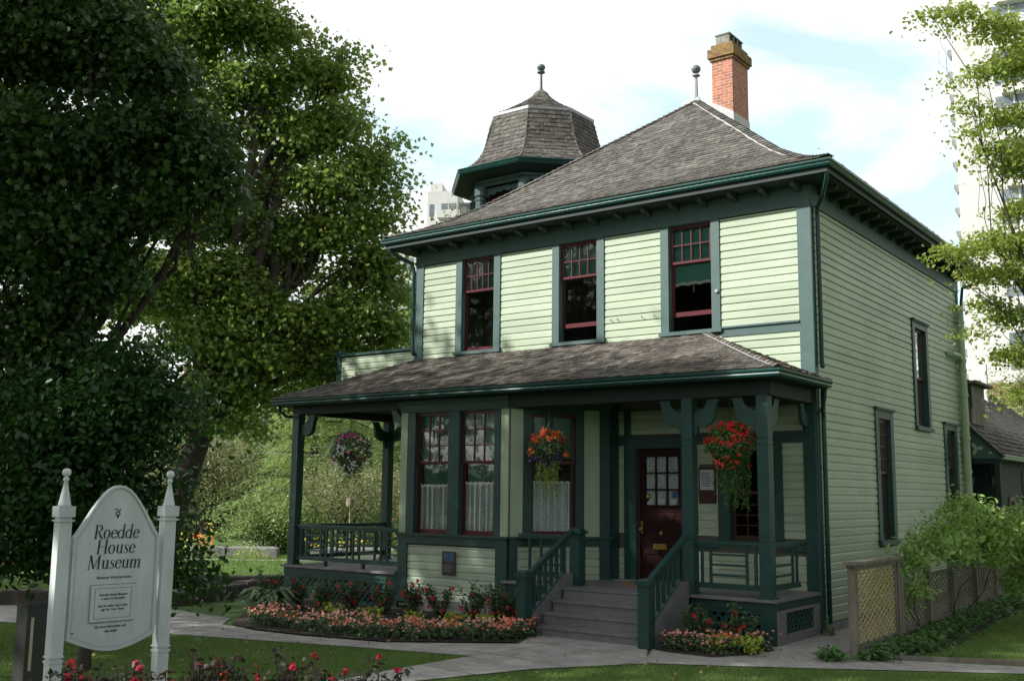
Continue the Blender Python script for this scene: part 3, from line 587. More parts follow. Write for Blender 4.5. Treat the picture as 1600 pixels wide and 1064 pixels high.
for k in range(8):
    a0=o8+k*math.pi/4; am_=a0+math.pi/8; nx,ny=math.cos(am_),math.sin(am_); ux,uy=-ny,nx; c8,s8=math.cos(R(22.5)),math.sin(R(22.5))
    def P(u,s,nx=nx,ny=ny,ux=ux,uy=uy):
        d,z,n=tam(s); rr=(tR-d)*c8; return Vector((tx+nx*rr+ux*u,ty+ny*rr+uy*u,z)),Vector((-(n[0])*-1*nx*-1 if 0 else nx*abs(n[0]),ny*abs(n[0]),n[1]))
    def rf(s):
        d=tam(s)[0]; w=(tR-d)*s8; return -w,w
    shingles('turret_shingles','shingle3',T,P,tAL,rf,w=.13,e=.125,t=.016,seed=20+k)['kind']='stuff'
    tprof2=[(0,11.93),(.45,12.18),(.85,12.43),(1.12,12.63),(1.26,12.83)]
    am2,AL2=arcmap(tprof2)
    def P2(u,s,nx=nx,ny=ny,ux=ux,uy=uy):
        d,z,n=am2(s); rr=(1.40-d)*c8; return Vector((tx+nx*rr+ux*u,ty+ny*rr+uy*u,z)),Vector((nx*abs(n[0]),ny*abs(n[0]),n[1]))
    def rf2(s): w=(1.40-am2(s)[0])*s8; return -w,w
    shingles('turret_cap_shingles','shingle3',T,P2,AL2,rf2,w=.12,e=.12,t=.014,seed=40+k,jit=.03)['kind']='stuff'
    aa=a0; hipcaps([(tx+(tR-d+.0)*math.cos(aa),ty+(tR-d)*math.sin(aa),z) for d,z in tprof],'turret_hip',M['shingle3'],T,w=.05,step=.13,lift=.02,seed=60+k)
b=MB(); b.lathe((tx,ty,0),[(1.44,11.84),(1.45,11.86),(1.45,11.93),(1.36,11.95)],8,o8,cap=False); b.build('turret_band',M['flash'],T)
f=finial((tx,ty,12.80),.82,T)
# --- porch roof
pY0=-2.3; pX1=.30; pX0=-11.3
pprof=[(0,4.10),(.5,4.30),(1.1,4.56),(2.3,5.09)]
pam,pAL=arcmap(pprof)
proof=empty('porch_roof',(-5,-1,4),parent=house)
b=MB()
R0=[(pX0,pY0),(pX1,pY0)]
def pin(d): return [(pX0+d,1.6,0),(pX0+d,pY0+d,0),(pX1-d,pY0+d,0),(pX1-d,.0,0)]
rg=[[b.P((x,y,z-.012)) for x,y,_ in pin(d)] for d,z in pprof]
for r0,r1 in zip(rg,rg[1:]):
    for k in range(3): b.F(r0[k],r0[k+1],r1[k+1],r1[k])
b.build('roof_deck',M['shingle2'],proof)
def P(u,s): d,z,n=pam(s); return Vector((u,pY0+d,z)),Vector((0,n[0],n[1]))
def rf(s): d=max(pam(s)[0],0); return pX0+d,pX1-d
shingles('porch_shingles','shingle2',proof,P,pAL,rf,w=.14,e=.135,t=.016,seed=71)['kind']='stuff'
def P(u,s): d,z,n=pam(s); return Vector((pX1-d,u,z)),Vector((-n[0],0,n[1]))
def rf(s): d=max(pam(s)[0],0); return pY0+d,0
shingles('porch_end_shingles','shingle2',proof,P,pAL,rf,w=.14,e=.135,t=.016,seed=72)['kind']='stuff'
def P(u,s): d,z,n=pam(s); return Vector((pX0+d,u,z)),Vector((n[0],0,n[1]))
def rf(s): d=max(pam(s)[0],0); return pY0+d,1.6
shingles('porch_end_shingles','shingle2',proof,P,pAL,rf,w=.14,e=.135,t=.016,seed=73)['kind']='stuff'
hipcaps([(pX1-d,pY0+d,z) for d,z in pprof],'hip_cap',M['shingle2'],proof,w=.09,seed=8,lift=.035); hipcaps([(pX0+d,pY0+d,z) for d,z in pprof],'hip_cap',M['shingle2'],proof,w=.09,seed=9,lift=.035)
b=MB()
q=[(pX1-d-.12,pY0+d,z+.04) for d,z in pprof]
for p,r_ in zip(q,q[1:]): b.poly([(p[0]-.03,p[1],p[2]),(p[0]+.02,p[1],p[2]),(r_[0]+.02,r_[1],r_[2]),(r_[0]-.03,r_[1],r_[2])])
b.build('hip_flashing',M['flash'],proof)
gutter([(pX0+.04,1.6,-1,0),(pX0+.04,pY0+.04,-1,-1),(pX1-.04,pY0+.04,1,-1),(pX1-.04,-.06,1,0)],3.965,house,h=.12,out=.085)
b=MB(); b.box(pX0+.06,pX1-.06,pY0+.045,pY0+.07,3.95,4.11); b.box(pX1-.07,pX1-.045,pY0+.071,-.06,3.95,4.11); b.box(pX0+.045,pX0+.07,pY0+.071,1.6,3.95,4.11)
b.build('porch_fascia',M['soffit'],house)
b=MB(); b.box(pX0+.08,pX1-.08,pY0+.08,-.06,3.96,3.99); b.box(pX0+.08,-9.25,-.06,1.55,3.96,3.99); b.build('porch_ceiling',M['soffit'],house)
# beams in the near-black soffit tone, porch shade put into their colour
for q in ((-11.1,-7.86,-1.9,-1.72,3.8,3.955),(-5.1,.0,-1.9,-1.72,3.72,3.955),(-.2,-.02,-1.715,-.06,3.72,3.955),(-11.1,-10.92,-1.715,1.15,3.8,3.955),(-10.915,-9.25,.97,1.15,3.8,3.955)): simple('porch_beam',M['soffit'],house,q)
pipe('downspout',[(-11.2,-2.2,3.97),(-11.2,-2.18,3.85),(-11.12,-2.05,3.74),(-11.06,-1.93,3.74)],.035,'gutter')
pipe('downspout',[(.24,-.14,3.97),(.22,-.13,3.8),(.12,.0,3.6),(.09,.16,3.5)],.035,'gutter')
# posts with curved brackets
def bracket(o,u,parent,s=1.0,z=3.75,m='trim'):
    """swept bracket springing from a post along direction u"""
    fr=((o[0],o[1],0),u,(u[1],-u[0])); 
    Q=[(0,-.22),(0,-.62),(.03,-.6),(.06,-.52),(.07,-.47),(.05,-.44),(.12,-.45),(.2,-.435),(.28,-.38),(.32,-.3),(.335,-.2),(.36,-.08),(.40,0),(.22,0),(.21,-.06),(.17,-.13),(.09,-.195)]; Q=[(x*1.15,y) for x,y in Q]
    b=MB(fr); A=[b.P((x*s,-.032,z+y*s)) for x,y in Q]; B=[b.P((x*s,.032,z+y*s)) for x,y in Q]; n=len(Q)
    b.F(*A); b.F(*B[::-1])
    for k in range(n): b.F(A[k],B[k],B[(k+1)%n],A[(k+1)%n])
    return b.build('curved_bracket',M[m],parent)
def post(x,y,z0,z1,dirs,w=.19,base=.57):
    b=MB(); h=w/2
    b.box(x-h,x+h,y-h,y+h,z0,1.42); b.box(x-h+.012,x+h-.012,y-h+.012,y+h-.012,1.42,1.45); b.box(x-h,x+h,y-h,y+h,1.45,1.50)
    b.box(x-h+.012,x+h-.012,y-h+.012,y+h-.012,1.5,1.52); b.box(x-h,x+h,y-h,y+h,1.52,2.93); b.box(x-h+.012,x+h-.012,y-h+.012,y+h-.012,2.93,2.95); b.box(x-h,x+h,y-h,y+h,2.95,3.03); b.box(x-h+.012,x+h-.012,y-h+.012,y+h-.012,3.03,3.05); b.box(x-h,x+h,y-h,y+h,3.05,z1)
    b.box(x-h-.03,x+h+.03,y-h-.03,y+h+.03,z0+.001,z0+.025)
    p=b.build('porch_post',M['trim'],house)
    for d in dirs: bracket((x+d[0]*h,y+d[1]*h),d,p,z=z1-.02)
    return p
post(-.155,-1.8,.57,3.72,[(-1,0),(0,1)]); post(-1.47,-1.8,.57,3.72,[(-1,0),(1,0)])
post(-11.0,-1.8,.57,3.8,[(1,0),(0,1)]); post(-11.0,1.06,.57,3.8,[(0,-1),(1,0)])
bracket((-7.86,-1.78),(-1,0),house,s=.8,z=3.8,m='trim2'); bracket((-.12,-.06),(0,-1),house,z=3.7,s=.85)
bracket((-4.72,-1.28),(.631,.776),house,s=.7,z=3.86,m='trim')
# wall trims of the porch wall
board('pilaster',FF,'trim',(-.205,-.0,.001,.06,.57,3.72),parent=wl)
board('water_table',FF,'trim',(-.64,-.206,-.001,.05,1.21,1.33),(-.64,-.206,-.001,.075,1.331,1.37),(-2.29,-1.84,-.001,.05,1.21,1.33),parent=wl)
board('head_band',FF,'trim',(-3.93,-.206,-.001,.052,3.06,3.22),parent=wl)
board('door_casing',FF,'trim',(-3.76,-3.5,-.001,.058,.57,3.059),(-2.55,-2.3,-.001,.058,.57,3.059),(-3.5,-2.55,-.001,.05,3.0,3.059),(-3.76,-3.62,-.001,.05,3.221,3.72),parent=wl)
win(FF,-1.6,-.8,1.36,3.02,2.2,1,1,cas=.2,trim='trim',m='redbrown',label='dark leaded porch window behind the red flower basket',headz=3.055,lcols=3,lrows=4)
# door
dr=empty('front_door',(-3.03,0,.57),parent=house)
s=MB(FF); B0=-.06
for x0,x1,z0,z1 in [(-3.49,-3.38,.59,2.99),(-2.67,-2.56,.59,2.99),(-3.38,-2.67,.59,.8),(-3.38,-2.67,1.05,1.15),(-3.38,-2.67,1.52,1.70),(-3.38,-2.67,1.84,1.93),(-3.38,-2.67,2.86,2.99)]: s.box(x0,x1,B0-.045,B0,z0,z1)
for k in (1,2): x=-3.38+.71*k/3; s.box(x-.013,x+.013,B0-.04,B0-.004,1.93,2.86)
for k in (1,2): z=1.93+.93*k/3; s.box(-3.38,-2.67,B0-.04,B0-.006,z-.013,z+.013)
for z0,z1 in ((.8,1.05),(1.15,1.52),(1.70,1.84)): s.box(-3.38,-2.67,B0-.035,B0-.018,z0,z1); s.box(-3.32,-2.73,B0-.018,B0-.008,z0+.04,z1-.04)
s.build('door_leaf',M['door'],dr)
simple('door_pane',M['glass'],dr,(-3.375,-2.675,B0-.03,B0-.026,1.935,2.855),fr=FF)
curtain(FF,-3.37,-2.68,1.95,2.85,B0-.075,dr,amp=.012,waves=9,ruffle=False)
b=MB(FF); b.box(-3.465,-3.42,B0,B0+.012,1.42,1.66); b.tube([(-3.443,B0,1.5),(-3.443,B0+.05,1.5),(-3.443,B0+.07,1.5)],[.018,.02,.03],10); b.build('door_handle',M['brass'],dr)
b=MB(FF); b.tube([(-3.03,B0,1.44),(-3.03,B0+.012,1.44)],.035,14); b.tube([(-3.03,B0+.012,1.44),(-3.03,B0+.03,1.44)],.018,10); b.build('door_bell',M['brass'],dr)
b=MB(FF); b.box(-3.2,-2.92,B0-.005,B0+.012,1.14,1.24); b.box(-3.17,-2.95,B0+.012,B0+.02,1.16,1.21); b.build('mail_slot',M['brass'],dr)
for (x0,x1,z0,z1,m) in [(-3.32,-3.2,1.96,2.06,'paper'),(-3.37,-3.29,2.02,2.16,'metal'),(-3.1,-2.96,1.96,2.07,'paper'),(-2.84,-2.72,1.96,2.06,'paper'),(-2.8,-2.69,2.10,2.2,'blue')]:
    simple('door_sticker',M[m],dr,(x0,x1,B0-.024,B0-.022,z0,z1),fr=FF)
b=MB(FF); cxs,czs=-3.325,2.11
pp=[(cxs+(.05 if k%2==0 else .02)*math.sin(k*math.pi/5),B0-.0205,czs+(.05 if k%2==0 else .02)*math.cos(k*math.pi/5)) for k in range(10)]; b.poly(pp); b.build('star_sticker',M['yellow'],dr)
b=MB(FF); b.box(-2.2,-1.87,.0,.04,2.02,2.64); nb=b.build('notice_board',M['redbrown'],house); simple('notice',M['paper'],nb,(-2.17,-1.9,.041,.046,2.24,2.6),fr=FF)
pl=[(-2.14+.01*k,0) for k in range(2)]
b=MB(FF)
for k in range(9): b.box(-2.14,-1.94-rng.random()*.06,.0465,.0475,2.54-.03*k,2.55-.03*k)
b.build('notice_print',M['ink'],nb)
# --- bay window
BW=[(-7.47,-6.6,1.34,3.70),(-6.33,-5.47,1.34,3.70)]
bay=core(FB,-7.86,-5.15,-.05,3.95,BW,house); bay['label']='projecting front bay wall'
for k,(a0,a1,c0,c1) in enumerate(BW):
    w=win(FB,a0,a1,c0,c1,2.72,3,3,cas=.0,casl=[.2,.13][k],casr=[.14,.13][k],trim='trim',m='red',sill=.03,label=['left of the two paired bay windows','right of the two paired bay windows'][k],blind=2.75,cur=[2.28,2.33][k])
    simple('window_blind',M['blind'],w,(a0+.03,a1-.03,-.22,-.21,2.3,3.6),fr=FB)
siding(FB,-7.62,-5.42,.1,1.12,(),bay)
board('bay_trim',FB,'trim',(-7.861,-7.62,-.001,.05,.03,1.15),(-5.42,-5.15,-.001,.05,.03,1.15),(-7.861,-5.15,-.001,.052,1.151,1.31),(-7.9,-5.12,-.001,.10,1.311,1.35),(-7.861,-5.15,-.001,.053,3.705,3.86),(-7.9,-5.12,-.001,.085,3.861,3.95),parent=bay)
board('bay_panel',FB,'panel',(-7.861,-7.675,-.001,.03,1.351,3.704),(-5.335,-5.235,-.001,.03,1.351,3.704),(-5.234,-5.15,-.001,.038,1.351,3.704),parent=bay)
FW=(.42,1.28,1.36,3.62)
bf=core(FC,0,1.933,-.05,3.95,[FW],house,name='bay_side_wall')
win(FC,*FW,2.72,2,2,cas=.16,trim='trim',m='red',sill=.03,label='angled bay window with lace beside the door',cur=2.36,blind=2.8,headz=3.70)
simple('bay_panel',M['panel'],bf,(0.02,.255,-.001,.03,1.351,3.704),(1.445,1.75,-.001,.03,1.351,3.704),fr=FC)
board('bay_trim',FC,'trim',(1.75,1.945,-.001,.05,.5,3.704),(0,1.74,-.001,.05,1.18,1.31),(-.03,1.99,-.001,.09,1.311,1.35),(0,.16,-.001,.05,.03,1.179),(-.03,1.99,-.001,.055,3.705,3.95),parent=bf)
siding(FC,.16,1.75,.1,1.18,(),bf)
br=core(FR,0,.35,-.05,3.95,(),house,name='bay_return_wall'); board('bay_trim',FR,'trim',(-.0,.34,.0,.04,.5,3.95),parent=br)
b=MB(); b.poly([(-7.86,-1.85,-.05),(-9.1,-.3,-.05),(-9.1,-.3,3.95),(-7.86,-1.85,3.95)]); b.poly([(-9.1,-.3,-.05),(-9.2,0,-.05),(-9.2,0,3.95),(-9.1,-.3,3.95)]); b.build('bay_side_wall',M['panel'],house)
b=MB(); b.slab([(-7.84,-1.72),(-5.2,-1.72),(-4.05,-.3),(-4.05,0),(-9,0)],.3,.5); b.build('bay_floor',M['interior'],house)
b=MB(FB); b.box(-6.69,-6.36,.045,.06,.585,1.03); pq=b.build('wall_plaque',M['plaque'],bay)
b=MB(FB); b.poly([(-6.66,.0612,1.0),(-6.525,.0612,.8),(-6.39,.0612,1.0)]); b.poly([(-6.60,.0622,.985),(-6.525,.0622,.87),(-6.45,.0622,.985)]); b.build('plaque_triangle',M['blue'],pq)
b=MB(FB)
for k in range(4): b.box(-6.66+.01*k,-6.60+.012*k,.0612,.0616,.96-.035*k,.968-.035*k); b.box(-6.45-.012*k,-6.39-.01*k,.0612,.0616,.96-.035*k,.968-.035*k)
for k in range(5): b.box(-6.65,-6.42-rng.random()*.05,.0612,.0616,.77-.03*k,.777-.03*k)
b.build('plaque_lettering',M['flash'],pq)
# foundation stones under the bay
for k in range(5):
    x0=-7.6+.49*k; b=MB(FB); b.box(x0,x0+.47,-.1,.02+.015*(k%2),GZ-.1,.09); b.build('foundation_stone',M['stone'],bay)
# --- porch decks
def deck(name,pts,parent=house): b=MB(); b.slab(pts,.525,.57); return b.build(name,M['step'],parent)
deck('porch_floor',[(-5.25,-1.95),(-3.62,-1.95),(-3.62,-2.36),(-1.5,-2.36),(-1.5,-1.95),(0.02,-1.95),(.02,-.0),(-4.1,-.0),(-4.1,-.4)])
deck('porch_floor',[(-11.25,-1.95),(-7.88,-1.95),(-9.1,-.3),(-9.2,1.25),(-11.25,1.25)])
for q in ((-5.22,-3.64,-1.89,-1.83,.40,.524),(-1.45,0,-1.89,-1.83,.40,.524),(-.06,0,-1.829,-.06,.40,.524),(-11.19,-7.87,-1.89,-1.83,.40,.524),(-11.19,-11.13,-1.829,1.2,.40,.524)): simple('deck_rim',M['trim'],house,q)
def skirt(fr,a0,a1,c0,c1,frame,m='trim',mf=None,step=.105,w=.036,parent=house,sl=1.0):
    """diagonal lattice panel in a frame"""
    b=MB(fr)
    l,r_,bt,tp=frame
    b.box(a0,a0+l,-.02,.02,c0,c1); b.box(a1-r_,a1,-.02,.02,c0,c1); b.box(a0+l,a1-r_,-.02,.018,c0,c0+bt); b.box(a0+l,a1-r_,-.02,.018,c1-tp,c1)
    o=b.build('lattice_frame',M[mf or m],parent)
    A0,A1,B0_,B1=a0+l,a1-r_,c0+bt,c1-tp
    b=MB(fr)
    for sg,bb in ((1,-.003),(-1,-.014)):
        HX=(B1-B0_)/sl
        k=A0-HX
        while k<A1+HX:
            # line x = k + sg*(z-B0_) ; clip to rect
            za,zb=B0_,B1; xa,xb=(k,k+HX) if sg>0 else (k+HX,k)
            t0,t1=0.,1.
            dx=xb-xa
            for lim,side in ((A0,1),(A1,-1)):
                fa=(xa-lim)*side; fb=(xb-lim)*side
                if fa<0 and fb<0: t0=2
                elif fa<0: t0=max(t0,fa/(fa-fb))
                elif fb<0: t1=min(t1,fa/(fa-fb))
            if t0<t1-.02:
                p=(xa+dx*t0,za+(zb-za)*t0); q=(xa+dx*t1,za+(zb-za)*t1)
                w2=w*.707
                i=[b.P((p[0]-w2*.7,y,p[1]+w2*.7*sg)) for y in (bb-.01,bb)]+[b.P((p[0]+w2*.7,y,p[1]-w2*.7*sg)) for y in (bb-.01,bb)]+[b.P((q[0]-w2*.7,y,q[1]+w2*.7*sg)) for y in (bb-.01,bb)]+[b.P((q[0]+w2*.7,y,q[1]-w2*.7*sg)) for y in (bb-.01,bb)]
                b.F(i[0],i[2],i[6],i[4]);b.F(i[1],i[5],i[7],i[3]);b.F(i[0],i[4],i[5],i[1]);b.F(i[2],i[3],i[7],i[6])
            k+=step*1.41/sl
    return b.build('lattice',M[m],parent),o
FSk=((0,-1.86,0),(1,0),(0,-1)); FSr=((-.01,0,0),(0,1),(1,0))
skirt(FSk,-1.5,-.0,GZ-.02,.40,(.12,.27,.1,.07),m='trim'); skirt(FSk,-11.19,-7.87,GZ-.02,.40,(.2,.3,.05,.07),m='trim')
skirt(FSk,-5.2,-3.7,GZ-.02,.40,(.25,.25,.05,.07),m='trim')
skirt(FSr,-1.86,-.08,GZ-.02,.40,(.35,.25,.17,.05),m='trim',mf='step')
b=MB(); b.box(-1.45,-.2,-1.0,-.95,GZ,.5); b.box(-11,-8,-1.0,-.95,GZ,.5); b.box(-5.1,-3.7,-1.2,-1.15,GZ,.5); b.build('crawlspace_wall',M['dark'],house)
# --- railings
def railing(fr,a0,a1,pattern,parent=house,z0=.68,z1=1.42,feet=()):
    b=MB(fr)
    b.box(a0,a1,-.05,.05,z1-.045,z1); b.box(a0,a1,-.032,.032,z1-.085,z1-.046); 
    r=b.build('railing',M['trim2' if 0 else 'trim'],parent)
    b=MB(fr); b.box(a0,a1,-.045,.045,z0,z0+.035); b.box(a0,a1,-.03,.03,z0+.036,z0+.085); b.build('bottom_rail',M['trim'],r)
    zb,zt=z0+.085,z1-.085
    for it in pattern:
        if it[0]=='v': 
            b=MB(fr); b.box(it[1]-.021,it[1]+.021,-.018,.018,zb,zt); b.build('baluster',M['trim'],r)
        else:
            _,x0,x1=it; b=MB(fr)
            for k in range(3): z=zb+(zt-zb)*(.22+.28*k); b.box(x0,x1,-.014,.014,z-.018,z+.018)
            b.build('cross_rails',M['trim'],r)
    for x in feet: b=MB(fr); b.box(x-.03,x+.03,-.03,.03,.57,z0); b.build('rail_foot',M['trim'],r)
    return r
FRl=((0,-1.8,0),(1,0),(0,-1))
railing(FRl,-1.375,-.25,[('v',-1.27),('v',-1.12),('h',-1.10,-.52),('v',-.50),('v',-.35)])
FRr=((-.155,0,0),(0,1),(1,0))
railing(FRr,-1.705,-.55,[('v',-1.58),('h',-1.56,-.82),('v',-.80),('v',-.62)])
pat=[]; x=-10.78
for k in range(4): pat+= [('v',x),('v',x+.18 if 1 else x),('h',x+.20,x+.60),('v',x+.62)]; x+=.79
railing(FRl,-10.905,-7.87,pat,feet=(-10.0,-8.9))
FRs=((-11.0,0,0),(0,1),(-1,0)); pat=[]; x=-1.55
for k in range(3): pat+=[('v',x),('v',x+.18),('h',x+.2,x+.6),('v',x+.62)]; x+=.85
railing(FRs,-1.705,.965,pat)
railing(FRl,-4.93,-3.7,[('v',-4.70),('v',-4.45),('h',-4.43,-3.98),('v',-3.95),('v',-3.8)])
# --- stairs
st=empty('front_stairs',(-2.5,-2.9,GZ),parent=house)
sy=[-2.36,-2.66,-2.95,-3.22]; szz=[.57,.39,.21,.03]
for k in range(4):
    b=MB(); 
    if k: b.box(-3.6,-1.5,sy[k]-.03,sy[k-1]+.02,szz[k]-.035,szz[k]); b.build('tread',M['step'],st)
    b=MB(); b.box(-3.59,-1.51,sy[k],sy[k]+.03,(szz[k+1] if k<3 else GZ-.05)+.001,szz[k]-.036); b.build('riser',M['step'],st)
for x in (-3.66,-1.44):
    b=MB(); fr=((x,0,0),(0,1),(1,0)); 
    pts=[(-3.3,GZ-.05),(-3.3,.13),(-2.3,.78),(-2.0,.78),(-2.0,.0),(-2.0,GZ-.05)]
    A=[(x-.025,y,z) for y,z in pts]; B=[(x+.025,y,z) for y,z in pts]
    ia=[b.P(p) for p in A]; ib=[b.P(p) for p in B]; n=len(ia); b.F(*ia[::-1]); b.F(*ib)
    for k in range(n): b.F(ia[k],ia[(k+1)%n],ib[(k+1)%n],ib[k])
    b.build('stringer',M['step'],st)
    # sloping rail and balusters
    b=MB(); b.bar((x,-3.28,.84),(x,-2.03,1.50),.085,.05); b.bar((x,-3.28,.79),(x,-2.03,1.45),.05,.05); hr=b.build('stair_rail',M['trim'],st)
    b=MB(); b.bar((x,-3.28,.18),(x,-2.28,.83),.07,.03); b.build('stair_shoe',M['trim2'],hr)
    for k in range(6):
        y=-3.13+.165*k; t=(y+3.28)/1.25; b=MB(); b.box(x-.025,x+.025,y-.025,y+.025,.2+.65*(y+3.28),.775+.66*t); b.build('baluster',M['trim'],hr)
def newel(x,y,z1,z0=GZ-.05,w=.19):
    b=MB(); h=w/2; b.box(x-h,x+h,y-h,y+h,z0,z1); b.box(x-h-.035,x+h+.035,y-h-.035,y+h+.035,z1,z1+.035); b.box(x-h-.015,x+h+.015,y-h-.015,y+h+.015,z1+.036,z1+.06)
    b.lathe((x,y,z1+.06),[(.13,0),(.125,.02),(.09,.035),(.001,.045)],4,R(45)); b.build('newel_post',M['trim'],st)
newel(-3.68,-3.37,.80); newel(-1.42,-3.37,.80); newel(-3.62,-1.88,1.46,.57,w=.2)
# deck parapet on the roof of the rear left wing
b=MB(); fr=((-12.75,1.0,0),(1,0),(0,-1))
pw=core(fr,0,3.55,4.2,5.5,(),house,name='deck_parapet'); siding(fr,.12,3.55,4.3,5.46,(),pw)
simple('parapet_cap',M['trim'],pw,(-.05,3.55,-.17,.06,5.5,5.56),(-.02,.12,-.14,.045,4.2,5.499),(-.05,.15,-.17,.08,5.561,5.64),fr=fr)
b=MB(); b.box(-12.74,-12.62,1.12,5,4.2,5.5); b.box(-12.7,-9.2,1.14,5,4.05,4.2); b.build('deck_wall',M['panel'],house)
for y in (2.5,4.9): b=MB(); b.box(-11.1,-10.95,y,y+.15,GZ,4.05); b.build('deck_post',M['trim'],house)
# ---------------------------------------------------------------- ground
def sheet(name,pts,z,m,label=None):
    b=MB(); b.poly([(x,y,z) for x,y in pts]); o=b.build(name,M[m],loc=(0,0,GZ)); tag(o,label,None,None,'structure'); return o
N_=48; b=MB(); b.poly([(900*math.cos(2*math.pi*k/N_),900*math.sin(2*math.pi*k/N_),GZ-.012) for k in range(N_)]); tag(b.build('ground',M['lawn'],loc=(0,0,GZ)),kind='structure')
SP=[g(-.55,-4.9),g(-1.45,-6.27),g(-2.03,-7.9),g(-2.1,-12),g(-2.8,-12),g(-2.72,-8.48),g(-2.75,-7.58),g(-2.70,-5.9),g(-2.9,-4.54),(-3.6,-3.2),(-1.5,-3.2)]
LP=[g(-2.9,-4.54),g(-4.49,-5.76),g(-5.9,-6.07),g(-6.89,-6.17),g(-7.95,-6.0),g(-8.5,-5.4),g(-10.56,-5.2),g(-13,-5.4),g(-20,-6.5),g(-20,-9.5),g(-12,-8.5),g(-7.54,-7.25),g(-5.05,-6.52),g(-2.70,-5.9)]
sheet('front_path',SP,GZ+.004,'path'); sheet('side_path',LP,GZ,'path')
AP=[(-1.4,-3.2),(-1.5,-1.8),(.0,-1.9),(.02,12),(1.35,12),g(1.42,-2.6),g(3.6,-1.75),g(9,1.0),g(9,.2),g(3.54,-2.43),g(.38,-4.36),g(-.6,-4.9)]
sheet('gravel_path',AP,GZ+.002,'gravel')
BL=[g(-10.4,-3.2),(-11.3,-1.85),(-5.2,-1.85),(-3.75,-1.85),(-3.8,-3.3),g(-3.0,-4.5),g(-4.49,-5.7),g(-5.9,-6.0),g(-6.89,-6.08),g(-7.85,-5.9),g(-8.6,-5.1)]
sheet('flower_bed_soil',BL,GZ+.012,'soil')
BR=[(-1.35,-3.35),(-1.35,-1.85),(-.12,-1.85),g(.30,-2.7),g(.25,-3.2),g(-.1,-3.85),g(-.8,-3.85)]
sheet('flower_bed_soil',BR,GZ+.012,'soil')
sheet('ivy_bed_soil',[g(1.45,-2.5),g(2.0,-2.3),g(2.2,0),g(1.9,4),g(1.6,11),(1.35,11)],GZ+.006,'soil')
sheet('far_path',[tuple(at(px,34.9)[:2]) for px in (-60,700)]+[tuple(at(px,34.2)[:2]) for px in (700,-60)],GZ,'path')
# edging board right lawn
b=MB(); p,q=g(1.4,-2.55),g(9,1.1); b.bar((p[0],p[1],GZ+.02),(q[0],q[1],GZ+.02),.03,.07); tag(b.build('edging_board',M['oldwood']),'low wooden edging board along the right lawn','edging')
# ---------------------------------------------------------------- foliage engine
def npr(s): return np.random.default_rng(s)
LEAF={'maple':np.array([(0,-.5),(.12,-.28),(.42,-.3),(.33,-.1),(.5,.12),(.22,.14),(0,.55),(-.22,.14),(-.5,.12),(-.33,-.1),(-.42,-.3),(-.12,-.28)]),
 'oval':np.array([(0,-.5),(.22,-.2),(.24,.1),(0,.5),(-.24,.1),(-.22,-.2)]),
 'long':np.array([(0,-.5),(.10,-.1),(.07,.25),(0,.5),(-.07,.25),(-.10,-.1)]),
 'round':np.array([(.45*math.cos(a),.45*math.sin(a)) for a in np.linspace(0,2*math.pi,7)[:-1]]),
 'flower':np.array([((.5 if k%2==0 else .27)*math.cos(k*math.pi/5),(.5 if k%2==0 else .27)*math.sin(k*math.pi/5)) for k in range(10)]),
 'frond':np.array([(0,-.5),(.06,-.2),(.05,.3),(0,.6),(-.05,.3),(-.06,-.2)])}
def leaves(C,size,kind,seed,nrm=None,tilt=.7,droop=0.,dirs=None,cup=.12):
    """leaf polygons at centres C. returns V,(lv,st,tt)"""
    r=npr(seed); n=len(C); S=LEAF[kind]; k=len(S)
    if nrm is None: nrm=np.tile((0,0,1.),(n,1))
    nn=nrm+r.normal(0,tilt,(n,3)); nn/=np.linalg.norm(nn,axis=1)[:,None]+1e-9
    if dirs is None: d=r.normal(0,1,(n,3)); d[:,2]-=droop
    else: d=dirs+r.normal(0,.25,(n,3))
    u=d-nn*np.sum(d*nn,axis=1)[:,None]; u/=np.linalg.norm(u,axis=1)[:,None]+1e-9; w=np.cross(nn,u)
    sz=size*r.uniform(.6,1.25,n)
    V=C[:,None,:]+sz[:,None,None]*(S[None,:,0,None]*w[:,None,:]+S[None,:,1,None]*u[:,None,:]+ (cup*np.abs(S[None,:,0,None])*2)*nn[:,None,:])
    return V.reshape(-1,3),k,n
def leafmesh(name,parts,mats,parent=None,loc=None):
    """parts: list of (C,size,kind,matindex,kwargs)"""
    Vs=[];lv=[];st=[];tt=[];mi=[];off=0;lo=0
    for i,(C,size,kind,m,kw) in enumerate(parts):
        if len(C)==0: continue
        V,k,n=leaves(np.asarray(C,float),size,kind,1000+i+kw.pop('seed',0),**kw)
        Vs.append(V); lv.append(np.arange(n*k)+off); st.append(np.arange(n)*k+lo); tt.append(np.full(n,k)); mi.append(np.full(n,m)); off+=n*k; lo+=n*k
    V=np.concatenate(Vs)
    return link_mesh(name,V,(np.concatenate(lv),np.concatenate(st),np.concatenate(tt)),[M[m] for m in mats],parent,loc,np.concatenate(mi))
